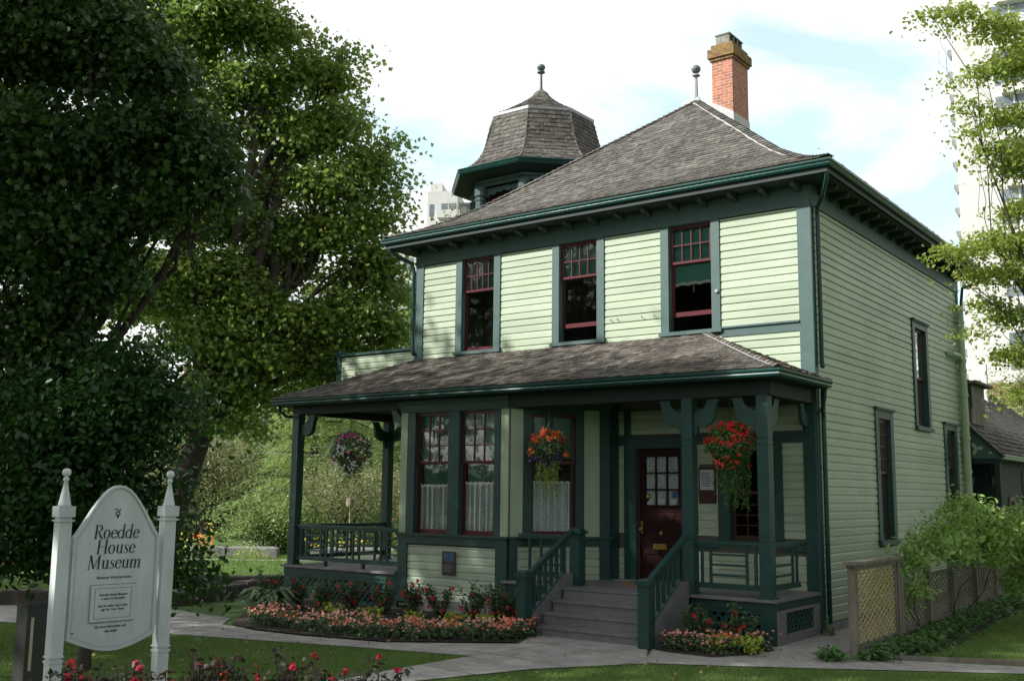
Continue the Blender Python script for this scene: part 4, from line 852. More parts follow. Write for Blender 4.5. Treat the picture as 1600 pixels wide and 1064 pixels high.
def crown_points(lobes,n,per,seed,spread=.45,flat=.45,shell=.55):
    """leaf centres in clusters spread through ellipsoid lobes (x,y,z,rx,ry,rz)"""
    r=npr(seed); vol=np.array([(l[3]*l[4]*l[5])**.67 for l in lobes]); nl=(vol/vol.sum()*n).astype(int)+1; out=[];nrm=[]
    for l,k in zip(lobes,nl):
        d=r.normal(0,1,(k,3)); d/=np.linalg.norm(d,axis=1)[:,None]; rad=shell+(1-shell)*r.random(k)**.6; rad*=1+.16*np.sin(d[:,0]*5+d[:,2]*4+l[0])*np.cos(d[:,1]*6)+r.normal(0,.05,k)
        c=np.array(l[:3])+d*rad[:,None]*np.array(l[3:6])
        for cc,dd in zip(c,d):
            m=r.integers(per//2,per+per//2); p=r.normal(0,1,(m,3))*np.array((spread,spread,spread*flat)); 
            p[:,2]-=.25*(p[:,0]**2+p[:,1]**2)/max(spread,.01)*.5
            out.append(cc+p); nrm.append(np.tile(dd*.6+np.array((0,0,.7)),(m,1)))
    return np.concatenate(out),np.concatenate(nrm)
def limb(b,p,q,r0,r1,seed,n=6,wob=.12,sides=7):
    r=random.Random(seed); p=Vector(p);q=Vector(q);L=(q-p).length; pts=[p.lerp(q,k/n)+Vector((r.uniform(-1,1),r.uniform(-1,1),r.uniform(-.4,1)))*wob*L*math.sin(math.pi*k/n)*.5 for k in range(n+1)]
    b.tube(pts,[r0+(r1-r0)*k/n for k in range(n+1)],sides); return pts
def tree(name,base,lobes,leafm,size,kind,n,per,label,cat='tree',group=None,trunk=.25,seed=1,spread=.45,flat=.45,bark='bark',fork=.35,droop=.3,twigs=2,extra=None,shell=.55,tilt=.7,every=1):
    t=empty(name,(base[0],base[1],GZ),label,cat,group)
    b=MB(); r=random.Random(seed); cz=sum(l[2] for l in lobes)/len(lobes); cx_=sum(l[0] for l in lobes)/len(lobes); cy_=sum(l[1] for l in lobes)/len(lobes)
    fz=GZ+(cz-GZ)*fork; top=Vector((base[0]*.6+cx_*.4,base[1]*.6+cy_*.4,fz))
    limb(b,(base[0],base[1],GZ-.1),top,trunk,trunk*.72,seed,wob=.05,sides=12)
    for i,l in enumerate(lobes):
        if i%every: continue
        c=Vector(l[:3])+Vector((0,0,-l[5]*.1)); pts=limb(b,top-Vector((0,0,.15)),c,trunk*.5,trunk*.12,seed*31+i,wob=.14)
        for j in range(twigs+1):
            s=pts[min(3+j%3,len(pts)-2)]; e=c+Vector((r.uniform(-1,1)*l[3],r.uniform(-1,1)*l[4],r.uniform(-.5,.8)*l[5]))*.85; limb(b,s,e,trunk*.18,trunk*.03,seed*77+i*9+j,wob=.2,sides=5)
    b.build('trunk',M[bark],t,smooth=True)
    C,Nn=crown_points(lobes,n,per,seed,spread,flat,shell)
    leafmesh('crown',[(C,size,kind,0,dict(nrm=Nn,tilt=tilt,droop=droop,seed=seed))],[leafm],t)
    return t
def L3(px,py,depth,rx,ry=None,rz=None):
    p=at(px,depth,py); return (p.x,p.y,p.z,rx,ry or rx,rz or rx)
# big maple behind the lawn (B)
bp_=at(245,26)
def LP(l,flat=.62): return [L3(px,py,d,r_*d/1627.5,r_*d/1627.5,r_*d/1627.5*flat) for px,py,r_,d in l]
lob=LP([(415,45,52,28.4),(350,20,70,28.0),(478,112,46,28.6),(520,118,34,28.8),(400,130,60,28.0),(528,190,45,28.6),(470,205,55,28.2),(572,255,38,28.6),(605,300,24,28.7),(510,280,52,28.0),(572,345,40,28.5),(535,365,42,28.0),(585,415,36,28.4),(548,480,48,28.0),(602,505,28,28.4),(480,500,50,27.6),(405,475,50,27.4),(400,560,48,27.0),(520,545,40,27.8),(598,548,24,28.4),(350,420,55,27.6),(330,520,65,27.0),(350,610,48,26.6),(290,330,70,27.4),(300,190,75,28.0),(270,70,80,28.4),(260,440,75,27.4),(290,630,45,26.4),(200,260,95,29.0),(200,440,90,29.0),(150,60,110,29.5),(250,-70,120,29.0),(380,-60,60,28.8),(455,420,36,28.6),(558,88,13,28.8),(490,62,12,28.7),(612,222,14,28.7),(624,276,8,28.7),(614,330,9,28.6),(535,72,9,28.8),(440,340,26,28.0),(400,300,26,28.2),(420,385,30,28.0),(560,430,30,28.4),(610,455,26,28.6),(575,400,26,28.2),(340,330,55,28.0),(460,370,34,28.2),(500,345,36,28.4),(505,590,30,27.6),(560,585,24,27.8),(620,520,22,28.6),(440,540,40,27.4),(380,350,40,28.4),(430,200,40,28.6),(430,270,38,29.4),(445,620,26,26.8),(380,665,22,26.0)])
tree('maple_tree',(bp_.x,bp_.y),lob,'maple',.14,'maple',4300,36,'large sunlit maple tree standing left of the house','tree',None,.38,11,.38,.42,every=3,twigs=3,fork=.45,shell=.35)
# near dark maple on the left (A)
bp_=at(-40,15.5)
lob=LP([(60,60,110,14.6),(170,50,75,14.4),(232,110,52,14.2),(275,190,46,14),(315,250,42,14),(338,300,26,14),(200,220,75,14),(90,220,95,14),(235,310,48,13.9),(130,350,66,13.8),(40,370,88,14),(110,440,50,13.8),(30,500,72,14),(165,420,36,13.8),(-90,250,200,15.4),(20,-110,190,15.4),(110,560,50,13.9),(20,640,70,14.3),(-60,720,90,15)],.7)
tree('maple_tree',(bp_.x,bp_.y),lob,'maple_shaded',.10,'maple',3000,46,'dark shaded maple tree at the left edge overhanging the sign','tree',None,.22,12,.26,.5,twigs=2,fork=.35,shell=.3)
# broad-leaved evergreen behind the sign
bp_=at(150,13.5)
lob=LP([(215,600,48,13.2),(262,622,30,13.3),(240,552,22,13.2),(278,655,16,13.2),(180,560,26,13.4),(110,640,70,13),(150,700,40,13),(215,690,38,13),(60,700,50,13),(130,770,60,13),(170,820,36,13.1),(40,780,55,13.2),(235,770,28,13.3),(250,830,20,13.2),(272,885,30,13),(300,905,14,13),(60,610,60,13.6),(20,850,46,13.4),(90,850,34,13.3),(165,640,30,12.9)],.7)
tree('magnolia_tree',(bp_.x,bp_.y),lob,'laurel',.105,'oval',820,32,'glossy broad-leaved evergreen tree directly behind the sign','tree',None,.10,13,.27,.6,fork=.3,shell=.1)
# street trees outside the frame on the sun side
for i,t_ in enumerate((-6.2,-2.2,1.8,6,10,14.5)):
    x,y=-19.8+.788*t_,-18.9-.616*t_; zt=[20,20.6,21,20.3,21,20.7][i]; rr=3.1
    tree('maple_tree',(x,y),[(x,y,zt-2.6,rr,rr,2.6),(x+1,y+.6,zt-5.4,rr*1.05,rr*1.05,2.5),(x-1.1,y-.4,zt-8.4,rr,rr,2.4),(x+.2,y,zt-10.6,rr*.7,rr*.7,1.6)],'backgreen',.32,'maple',[230,230,230,220,130,90][i],26,['farthest tall street tree of the row left of the garden','second farthest tall street tree of the row','third farthest tall street tree of the row','third nearest tall street tree of the row','second nearest tall street tree of the row','nearest tall street tree of the row'][i],'tree','tall street trees left of the garden',.28,50+i,.7,.5,twigs=1)
# trees across the street and in the neighbouring garden, seen only in the window glass
for i,(x,y,h,r_) in enumerate([(-50,-36,16,7),(-41,-41,17,7),(-31,-44,18,7),(-20,-47,17,7),(-6,-46,9,6),(6,-46,9,6),(18,-43,9,6),(30,-34,9,6),(33,-13,8,5.5),(32,0,8,5.5),(31,12,8,5)]):
    tree('street_tree',(x,y),[(x,y,h*.62,r_,r_,h*.36),(x+1.5,y-1,h*.34,r_*.95,r_*.95,h*.26),(x-1.5,y+1,h*.14,r_*.9,r_*.9,h*.16)],'backgreen',.6,'oval',220,30,'tall green tree in the belt across the street and the neighbouring garden','tree','trees across the street',.25,180+i,.9,.6,twigs=0,shell=.5)
# beech on the right
bp_=at(1800,18)
lob=LP([(1560,40,36,16.6),(1500,22,26,16.4),(1452,18,14,16.3),(1590,100,40,16.7),(1540,110,24,16.4),(1480,132,9,16.3),(1520,165,20,16.4),(1575,180,30,16.6),(1520,205,14,16.4),(1560,235,28,16.5),(1595,260,36,16.7),(1600,320,34,16.6),(1555,372,34,16.6),(1510,392,24,16.4),(1475,388,12,16.3),(1530,425,20,16.6),(1580,425,34,16.8),(1545,470,22,16.8),(1590,490,32,16.9),(1520,520,12,16.9),(1575,550,24,17),(1600,610,28,17.2),(1640,60,60,17),(1650,220,70,17),(1650,380,70,17),(1650,540,60,17.4)],.5)
tree('beech_tree',(bp_.x,bp_.y),lob,'beech',.085,'oval',950,28,'light green small-leaved tree reaching in from the right edge','tree',None,.045,14,.19,.3,fork=.35,twigs=1,every=2,shell=.15)
bq=at(2150,20)  # unseen crown added to shade the side wall and fence
tree('beech_tree',(bq.x,bq.y),LP([(1830,80,150,18.5),(1840,330,150,18.5),(1960,180,260,20),(1930,420,200,20)],.8),'beech',.12,'oval',520,28,'larger light green tree further right, mostly beyond the right edge','tree',None,.16,24,.26,.4,twigs=1,shell=.3)
# ---- background vegetation beyond the lawn
def bush(name,px,py,depth,rx,rz,leafm,size,n,per,label,cat='shrub',kind='oval',group=None,seed=1,spread=.3,base=None,extra=()):
    p=at(px,depth); t=empty(name,(p.x,p.y,GZ),label,cat,group)
    q=at(px,depth,py); lobes=[(q.x,q.y,q.z,rx,rx,rz)]+[(q.x+a,q.y+b_,q.z+c,d,d,e) for a,b_,c,d,e in extra]
    C,Nn=crown_points(lobes,n,per,seed,spread,.6,.25); C=C[C[:,2]>GZ]; Nn=np.tile((0,0,1.),(len(C),1))
    leafmesh('foliage',[(C,size,kind,0,dict(nrm=Nn,tilt=.9,seed=seed))],[leafm],t)
    b=MB(); limb(b,(p.x,p.y,GZ-.05),(q.x,q.y,q.z),.06,.03,seed)
    for k in range(4): limb(b,(p.x,p.y,GZ),(q.x+rx*.6*math.cos(k*1.7),q.y+rx*.6*math.sin(k*1.7),q.z+rz*.3),.035,.01,seed+k)
    b.build('stem',M['bark'],t); return t
# feathery conifer: tiers of drooping sprays
def conifer(px,depth,h,rad,label,seed,leafm='conifer',z0=.6,n=44,group=None):
    p=at(px,depth); t=empty('cypress_tree',(p.x,p.y,GZ),label,'tree',group); r=npr(seed)
    b=MB(); b.tube([(p.x,p.y,GZ-.1),(p.x,p.y,h)],[.28,.04],9); C=[];D=[]
    NT=int(h*1.25)
    for i in range(NT*6):
        tier=i//6; z=z0+(h-z0)*((tier+.5)/NT)**.95+r.normal(0,.07); L=rad*(1-(z/h))**.8*r.uniform(.8,1.1)+.3; a=(i%6)*1.047+tier*.5+r.normal(0,.15)
        for s in np.linspace(.12,1,int(9+L*5)):
            x=p.x+math.cos(a)*L*s; y=p.y+math.sin(a)*L*s; zz=z+.30*L*s-.5*L*s*s
            w=.5*(1-s*.55)*L*.34+.10
            m=int(46*(1.1-s*.5)); of=r.normal(0,1,m)*w; C.append(np.stack([x-math.sin(a)*of,y+math.cos(a)*of,zz-np.abs(of)*.45-r.random(m)*.24],1)); dd=np.tile((math.cos(a)*.5,math.sin(a)*.5,-.7),(m,1)); dd[:,0]-=math.sin(a)*np.sign(of)*.8; dd[:,1]+=math.cos(a)*np.sign(of)*.8; D.append(dd)
        b.tube([(p.x,p.y,z),(p.x+math.cos(a)*L*.5,p.y+math.sin(a)*L*.5,z+.28*L*.5-.45*L*.25),(p.x+math.cos(a)*L,p.y+math.sin(a)*L,z-.17*L)],[.05,.03,.01],5)
    b.build('trunk',M['bark'],t); C=np.concatenate(C);D=np.concatenate(D)
    leafmesh('crown',[(C,.22,'frond',0,dict(dirs=D,tilt=.5,seed=seed))],[leafm],t)
conifer(490,45,11.5,5.4,'pale feathery cypress tree seen left of the porch post',3)
conifer(640,50,12,5.6,'feathery cypress tree seen through the porch opening',4)
bush('olive_tree',318,715,39,1.8,1.6,'olive',.12,300,34,'grey-green small tree above the yellow flowers left of the porch','tree',seed=5,spread=.42,extra=[(.9,.6,-.4,1.0,.9),(-1.4,-.6,.2,1.2,1.1)])
bush('olive_tree',262,745,41,1.9,1.5,'olive',.12,200,34,'grey-green shrub half hidden behind the sign post','shrub',seed=6,spread=.42)
bush('olive_tree',545,765,39,1.9,1.3,'olive',.11,260,34,'grey-green small tree seen between the porch posts','tree',seed=7,spread=.42,extra=[(1.4,.8,.1,1.2,.9)])
bush('flowering_shrub',420,815,38,1.3,.75,'conifer',.11,240,30,'pale flowering shrub just left of the corner porch post','shrub',seed=8,spread=.35,extra=[(.8,.3,-.1,.9,.8)])
bush('clipped_hedge',425,838,37.5,1.2,.75,'hedge',.09,200,40,'low dark green hedge behind the curved stone curb','hedge',seed=9,spread=.22,extra=[(1.0,.8,0,1.0,.6)])
bush('clipped_hedge',590,838,37.5,1.3,.65,'hedge',.09,200,40,'low dark hedge seen through the porch railing','hedge',seed=19,spread=.22,extra=[(1.4,1.0,0,1.2,.55)])
bush('dark_shrub',245,825,37,1.2,.9,'hedge',.11,150,36,'dark shrub right behind the right sign post','shrub',seed=10,spread=.3)
# belt of trees behind
spots=[(-160,66,12,5.5),(-40,60,11,5),(90,62,12,5.5),(210,58,12,5),(320,62,11,4.5),(420,58,11.5,4.5),(520,60,12.5,5),(610,56,9,4),(700,60,8,4.5),(800,64,7,5)]
names=['behind the distant cream house','left of the distant cream house','above the distant cream house','behind the sign','between sign and utility pole','behind the grey-green tree','behind the left cypress','behind the right cypress','behind the bay window','behind the front door']
for i,(px,d,h,r_) in enumerate(spots):
    p=at(px,d); tree('garden_tree',(p.x,p.y),[(p.x,p.y,h*.55,r_,r_,h*.36),(p.x+2,p.y+1,h*.35,r_*.9,r_*.9,h*.3),(p.x-2.2,p.y,h*.4,r_*.8,r_*.8,h*.28),(p.x,p.y,h*.14,r_*1.1,r_*1.1,h*.16)],'backgreen',.32,'oval',260,36,'tall green tree in the far tree belt '+names[i],'tree','trees beyond the lawn',.25,80+i,.8,.6,shell=.4)
# trees to the right behind the rear building
for i,(px,d,h,r_) in enumerate([(1560,46,7.5,2.6),(1640,44,9,3.2),(1720,40,9,3)]):
    p=at(px,d); tree('garden_tree',(p.x,p.y),[(p.x,p.y,h*.6,r_,r_,h*.36),(p.x+1,p.y+1,h*.35,r_*.9,r_*.9,h*.3)],'olive',.2,'oval',260,36,['pale tree just behind the shingled rear roof','taller pale tree to the right behind the rear roof','pale tree furthest right behind the rear roof'][i],'tree','trees behind the rear building',.2,95+i,.6,.6,shell=.3)
for i,(x,y,h,r_) in enumerate([(13,24,13,4),(18,31,14,4.5),(9,33,14,3.5)]):
    tree('garden_tree',(x,y),[(x,y,h*.6,r_,r_,h*.36),(x+1,y+1,h*.35,r_*.9,r_*.9,h*.3)],'olive',.28,'oval',260,36,['leafy tree beyond the right edge, nearest the rear building','leafy tree beyond the right edge, furthest right','leafy tree beyond the right edge, farthest back'][i],'tree','trees behind the rear building',.2,195+i,.6,.6,shell=.3)
# small plant reaching above the roof by the turret
bush('tall_shrub_tree',722,345,34,.8,.8,'olive',.10,22,9,'thin leafy tree top in front of the distant white tower','tree',seed=33,spread=.35)
# flower beds and curb beyond the lawn
def bedplants(name,px0,px1,py,depth,m,leafm,n,label,size=.1,h=.5,group=None,seed=1,cat='flowers'):
    r=npr(seed); P=[];F=[]
    for k in range(n):
        p=at(px0+(px1-px0)*r.random(),depth+r.uniform(-.6,.6)); hh=h*r.uniform(.5,1.1); 
        for j in range(10): P.append((p.x+r.normal(0,.12),p.y+r.normal(0,.12),GZ+hh*r.random()))
        F.append((p.x,p.y,GZ+hh)); F.append((p.x+r.normal(0,.1),p.y+r.normal(0,.1),GZ+hh*.9))
    return tag(leafmesh(name,[(P,.14,'long',0,dict(tilt=1.0,seed=seed)),(F,size,'flower',1,dict(nrm=np.tile((.5,-.7,.6),(len(F),1)),tilt=.4,seed=seed))],[leafm,m]),label,cat,group,'stuff')
bedplants('yellow_flowers',330-60,305,850,35.3,'yellowp','trail',26,'clump of yellow flowers on the far curb nearest the sign',.09,.8,seed=2)
bedplants('orange_flowers',300,345,850,35.4,'orange','trail',22,'clump of orange and red flowers behind the stone curb',.08,.75,seed=3)
bedplants('yellow_flowers',315,335,850,36.4,'yellowp','bushleaf',14,'yellow flowers beside the orange clump on the curb',.08,1.0,seed=4)
bedplants('mint_plants',375,420,850,35.1,'whitep','trail',30,'light green bushy plants at the end of the stone curb',.03,.55,seed=5)
bedplants('yellow_flowers',480,580,850,36.6,'yellowp','trail',24,'yellow flowers seen through the porch railing',.08,.7,seed=6)
bedplants('pink_flowers',5,40,870,26,'coral','bushleaf',40,'pink flower clump on the far lawn at the left edge',.13,.6,seed=7)
bedplants('orange_flowers',612,640,700,30,'coral','trail',20,'peach blossoms seen in the gap beside the bay window',.1,1.9,seed=8)
def stonewall(name,pts,h,w,m,label,cat='wall',seg=.5,seed=1):
    r=random.Random(seed); b=MB(); b.fr=None
    for p,q in zip(pts,pts[1:]):
        p=Vector((*p,0));q=Vector((*q,0));L=(q-p).length; n=max(1,int(L/seg))
        for k in range(n):
            a=p.lerp(q,(k+.01)/n); c=p.lerp(q,(k+.99)/n); ww=w*r.uniform(.9,1.1); hh=h*r.uniform(.92,1.05)
            d=(c-a).normalized(); s=Vector((-d.y,d.x,0))
            pts_=[a-s*ww/2,c-s*ww/2,c+s*ww/2,a+s*ww/2]; i0=[b.P((v.x,v.y,GZ-.05)) for v in pts_]; i1=[b.P((v.x,v.y,GZ+hh*.85)) for v in pts_]; ctr=sum(pts_,Vector())/4; i2=[b.P((ctr.x+(v.x-ctr.x)*.86,ctr.y+(v.y-ctr.y)*.86,GZ+hh)) for v in pts_]
            for j in range(4): b.F(i0[j],i0[(j+1)%4],i1[(j+1)%4],i1[j]); b.F(i1[j],i1[(j+1)%4],i2[(j+1)%4],i2[j])
            b.F(*i2)
    return tag(b.build(name,M[m]),label,cat)
stonewall('stone_curb',[tuple(at(px,35.9)[:2]) for px in (240,300,360,440)],.36,.4,'stone','low grey stone curb in front of the far flower beds',seg=.9)
stonewall('stone_curb',[tuple(at(px,35.9)[:2]) for px in (490,540,620)],.36,.4,'stone','low grey stone curb seen through the porch railing',seg=.9,seed=3)
stonewall('garden_wall',[g(-13.5,-6.8),g(-11.0,-4.9),g(-11.35,-3.3),g(-12.2,-1.6)],.27,.45,'darkstone','low dark sandstone wall in front, beside the path','wall',.55,5)
stonewall('garden_wall',[g(-14.5,-1.9),g(-13.2,-.9),g(-12.6,.3)],.22,.5,'darkstone','shorter dark sandstone wall further back, nearer the porch','wall',.6,6)
# utility pole, lamp, wire
p=at(284,42); b=MB(); b.tube([(p.x,p.y,GZ),(p.x,p.y,7.2)],[.2,.16],10); pole=tag(b.build('utility_pole',M['pole']),'brown wooden utility pole behind the small trees','pole')
p2=at(700,41); b=MB(); b.tube([(p.x,p.y,3.7),((p.x+p2.x)/2,(p.y+p2.y)/2,3.55),(p2.x,p2.y,3.75)],.009,5); b.tube([(p.x,p.y,4.0),((p.x+p2.x)/2,(p.y+p2.y)/2,3.86),(p2.x,p2.y,4.05)],.007,5); tag(b.build('overhead_wire',M['flash']),'thin overhead wires running right from the utility pole','wire')
p=at(549,31); L=empty('street_lamp',(p.x,p.y,GZ),'pale garden lamp post seen through the porch opening','lamp')
b=MB(); b.lathe((p.x,p.y,0),[(.08,GZ),(.05,.3),(.03,.5),(.03,1.6),(.05,1.65)],10); b.build('lamp_column',M['plaster'],L)
b=MB(); b.lathe((p.x,p.y,1.65),[(.04,0),(.11,.04),(.14,.26),(.09,.3),(.02,.4)],8); b.build('lamp_shade',M['plaster'],L)
# distant cream house far left
p=at(45,48); H=empty('distant_house',(p.x,p.y,GZ),'cream house with a dark-framed window far behind the sign','house')
ud=cr.xy.normalized(); fr=((p.x,p.y,0),(ud.x,ud.y),(ud.y,-ud.x))
simple('wall',M['plaster'],H,(-4,6.5,-4,0,GZ,2.0),fr=fr); simple('plinth',M['towerwhite'],H,(-4,6.5,.001,.05,GZ,.55),fr=fr)
for a in (-.2,3.0):
    w=simple('window',M['trim2'],H,(a,a+1.2,.001,.06,.75,1.75),fr=fr); simple('pane',M['tower' 'glass'],w,(a+.15,a+1.05,.061,.07,.85,1.65),fr=fr); simple('blind',M['plaster'],w,(a+.5,a+.7,.071,.08,.85,1.65),fr=fr)
b=MB(fr); b.prism([(-4.4,2.0),(6.9,2.0),(6.9,2.15),(1.2,4.2),(-4.4,2.15)],-4.3,.4); b.build('roof',M['shingle3'],H)
# ---------------------------------------------------------------- towers
def balcony_block(T,fr,a0,a1,z,out,m='towerwhite'):
    b=MB(fr); b.box(a0,a1,0.02,out,z,z+.22); bb=b.build('balcony_slab',M[m],T)
    b=MB(fr); b.box(a0,a1,out-.06,out,z+.221,z+1.05); b.box(a0,a0+.06,.02,out-.061,z+.221,z+1.05); b.build('balcony_parapet',M[m],bb)
def tower_right():
    # apartment tower; front edge along the view
    O=at(1522,120); ang=math.atan2(cr.y,cr.x); u=(math.cos(ang-.41),math.sin(ang-.41)); n=(u[1],-u[0]); fr=((O.x,O.y,0),u,n)
    T=empty('apartment_tower',(O.x,O.y,GZ),'tall white apartment tower at the right edge with balconies down its sides','building')
    b=MB(fr); b.box(0,30,-22,0,GZ,80); b.build('tower_wall',M['towerwhite'],T)
    fl=2.85
    for k in range(27):
        z=1.5+fl*k
        # triangular balcony fins on the left edge
        b=MB(fr); i=[b.P(q) for q in ((-.02,-.3,z),(-.15,-.3,z+.0),(-.15,-2.0,z+.0),(-.02,-2.0,z),(-.02,-.3,z+.85),(-.55,-.3,z+.85),(-.55,-2.0,z+.85),(-.02,-2.0,z+.85))]
        for q in ((0,1,2,3),(4,7,6,5),(0,4,5,1),(1,5,6,2),(2,6,7,3)): b.F(*[i[j] for j in q])
        b.build('side_balcony',M['flash'],T)
        if z<62:
            w=simple('window',M['towerglass'],T,(4.5,11.5,-.02,.03,z+1.0,z+2.5),fr=fr)
            simple('mullion',M['towerwhite'],w,(6.4,6.6,.031,.06,z+1.0,z+2.5),(9.2,9.4,.031,.06,z+1.0,z+2.5),fr=fr)
            simple('balcony_parapet',M['towerwhite'],T,(5.2,13,.02,.9,z-.2,z+.85),fr=fr)
    return T
tower_right()
O=at(672,135); ang=math.atan2(cr.y,cr.x); u=(math.cos(ang-.12),math.sin(ang-.12)); n=(u[1],-u[0]); fr=((O.x,O.y,0),u,n)
T=empty('apartment_tower',(O.x,O.y,GZ),'white apartment block with small balconies between the big maple and the turret','building')
b=MB(fr); b.box(-1.2,2.9,-9,0,GZ,42.2); b.box(-1.0,.6,-5,-1,42.2,43.6); b.build('tower_wall',M['towerwhite'],T)
b=MB(fr); b.box(2.9,6.6,-12,-1.6,GZ,40.6); b.box(-6.5,-1.2,-12,-1.2,GZ,36.5); b.build('tower_wing',M['towerwhite'],T)
b=MB(fr); b.box(2.7,6.8,-12.2,-1.2,40.6,40.9); b.build('roof_slab',M['flash'],T)
fl=3.5
for k in range(11):
    z=40.6-fl*k
    for a0,a1,b0 in ((.7,2.7,0),(3.9,6.0,-1.6)):
        fr2=((fr[0][0]+n[0]*b0,fr[0][1]+n[1]*b0,0),u,n); w=simple('window',M['towerglass'],T,(a0,a1,-.02,.04,z-1.9,z-.1),fr=fr2); simple('mullion',M['towerwhite'],w,((a0+a1)/2-.06,(a0+a1)/2+.06,.041,.08,z-1.9,z-.1),fr=fr2)
    balcony_block(T,fr,.4,3.5,z-2.4,1.4)
    simple('window',M['towerglass'],T,(-.9,-.3,-.02,.04,z-1.9,z-.2),fr=fr)
    if z<35: simple('window',M['towerglass'],T,(-4.6,-3.2,-1.22,-1.16,z-1.9,z-.2),fr=fr); simple('window',M['towerglass'],T,(-6.2,-5.2,-1.22,-1.16,z-1.9,z-.2),fr=fr)
O=at(600,150); fr=((O.x,O.y,0),u,n)
T=empty('apartment_tower',(O.x,O.y,GZ),'lower pale apartment block glimpsed through the maple leaves','building')
b=MB(fr); b.box(-12,12,-10,0,GZ,26); b.build('tower_wall',M['towerwhite'],T)
for k in range(6):
    for j in range(6): simple('window',M['towerglass'],T,(-11+3.6*j,-9.2+3.6*j,-.02,.04,3+3.6*k,4.9+3.6*k),fr=fr)
# brick building bit far right
p=at(1590,80); fr=((p.x,p.y,0),(ud.x,ud.y),(ud.y,-ud.x)); T=empty('brick_building',(p.x,p.y,GZ),'red brick building glimpsed behind the rear roof','building')
simple('wall',M['brick'],T,(-3.5,14,-8,0,GZ,11),fr=fr)
for j in range(3): simple('window',M['towerglass'],T,(-2.5+3*j,-1+3*j,-.02,.05,8.2,9.8),fr=fr)
# ---------------------------------------------------------------- rear wing
A=empty('rear_building',(0,15,GZ),'low rear building with a steep shingle roof and a small decorated gable','building')
b=MB(); b.box(-3,.45,11.2,25,GZ,3.35); b.build('wall',M['soffit'],A)
aprof=[(0,3.2),(1.2,4.3),(2.9,6.05)]; aam,aAL=arcmap(aprof)
b=MB(); b.poly([(.85,10,3.19),(.85,24.9,3.19),(-2.05,20.3,6.04),(-2.05,10,6.04)]); b.poly([(.85,24.9,3.19),(-5,24.9,3.19),(-2.05,20.3,6.04)]); b.poly([(-2.05,10,6.04),(-2.05,20.3,6.04),(-5,20.3,3.1),(-5,10,3.1)]); rr=b.build('roof',M['shingle2'],A)
def P(u,s): d,z,n=aam(s); return Vector((.85-d,u,z)),Vector((-n[0],0,n[1]))
def rf(s): d=max(aam(s)[0],0); return 10.0,24.9-d*4.6/2.9
shingles('roof_shingles','shingle3',rr,P,aAL,rf,w=.22,e=.2,t=.03,seed=91)['kind']='stuff'
gutter([(.84,25,1,0),(.84,9.95,1,0)],3.08,A,m='panel')
# gable
b=MB(); b.poly([(.82,10,3.1),(.82,10,3.18),(-1.2,10,5.2),(-1.2,10,3.1)]); b.poly([(.82,10.05,3.1),(-1.2,10.05,3.1),(-1.2,10.05,5.2),(.82,10.05,3.18)]); b.build('gable_panel',M['trim2'],A)
b=MB(); b.bar((.9,9.98,3.13),(-1.2,9.98,5.23),.06,.14,(0,1,0)); b.build('bargeboard',M['soffit'],A)
b=MB()
def petal2(cx_,cz_,a,L,w): 
    pts=[]
    for k in range(8): t=k*math.pi/4; x=L/2+L/2*math.cos(t); z=w*math.sin(t); pts.append((cx_+x*math.cos(a)-z*math.sin(a),9.995,cz_+x*math.sin(a)+z*math.cos(a)))
    b.poly(pts)
for a in (.1,2.2,4.3): petal2(.27,3.35,a,.17,.045)
petal2(.55,3.24,0,.08,.03); petal2(.10,3.72,0,.08,.03); b.build('flower_ornament',M['panel'],A)
b=MB(); b.box(-1.2,.8,10.02,10.12,2.98,3.09); b.box(.66,.78,10.02,10.14,GZ,2.98); b.build('porch_frame',M['soffit'],A)
for (y0,y1,z0,z1) in [(12.4,13.1,.2,2.2),(14.2,15.2,1.5,2.9),(16.2,17.4,1.4,2.9),(19,20.2,1.4,2.9)]:
    w=simple('window' if z0>1 else 'door',M['oldwood'],A,(.451,.49,y0,y1,z0,z1)); simple('pane',M['dark'],w,(.491,.5,y0+.12,y1-.12,z0+.12,z1-.12))
for (x,y) in ((.06,10.3),(.45,10.6)):
    b=MB(); b.lathe((x,y,2.45),[(.0,.30),(.02,.28),(.085,.22),(.07,.2),(.055,0),(.04,-.02)],6); l=b.build('lantern',M['metal'],A); b=MB(); b.lathe((x,y,2.45),[(.045,.02),(.062,.19)],6); b.build('lantern_glass',M['yellow'],l)
    pipe('lantern_hook',[(x,y,2.74),(x,y,3.1)],.01,'metal',A)
b=MB(); b.box(-.9,.08,10.6,12,4.0,5.0); b.build('dormer',M['oldwood'],A); simple('dormer_trim',M['trim2'],A,(.081,.12,10.53,10.65,4.4,5.0)); b=MB(); b.slab([(-.9,10.4),(.27,10.4),(.27,12.2),(-.9,12.2)],5.001,5.07); b.build('dormer_roof',M['shingle2'],A)
b=MB(); b.box(-1.28,-1.12,17.9,18.06,5.0,6.35); b.build('flue',M['towerwhite'],A)
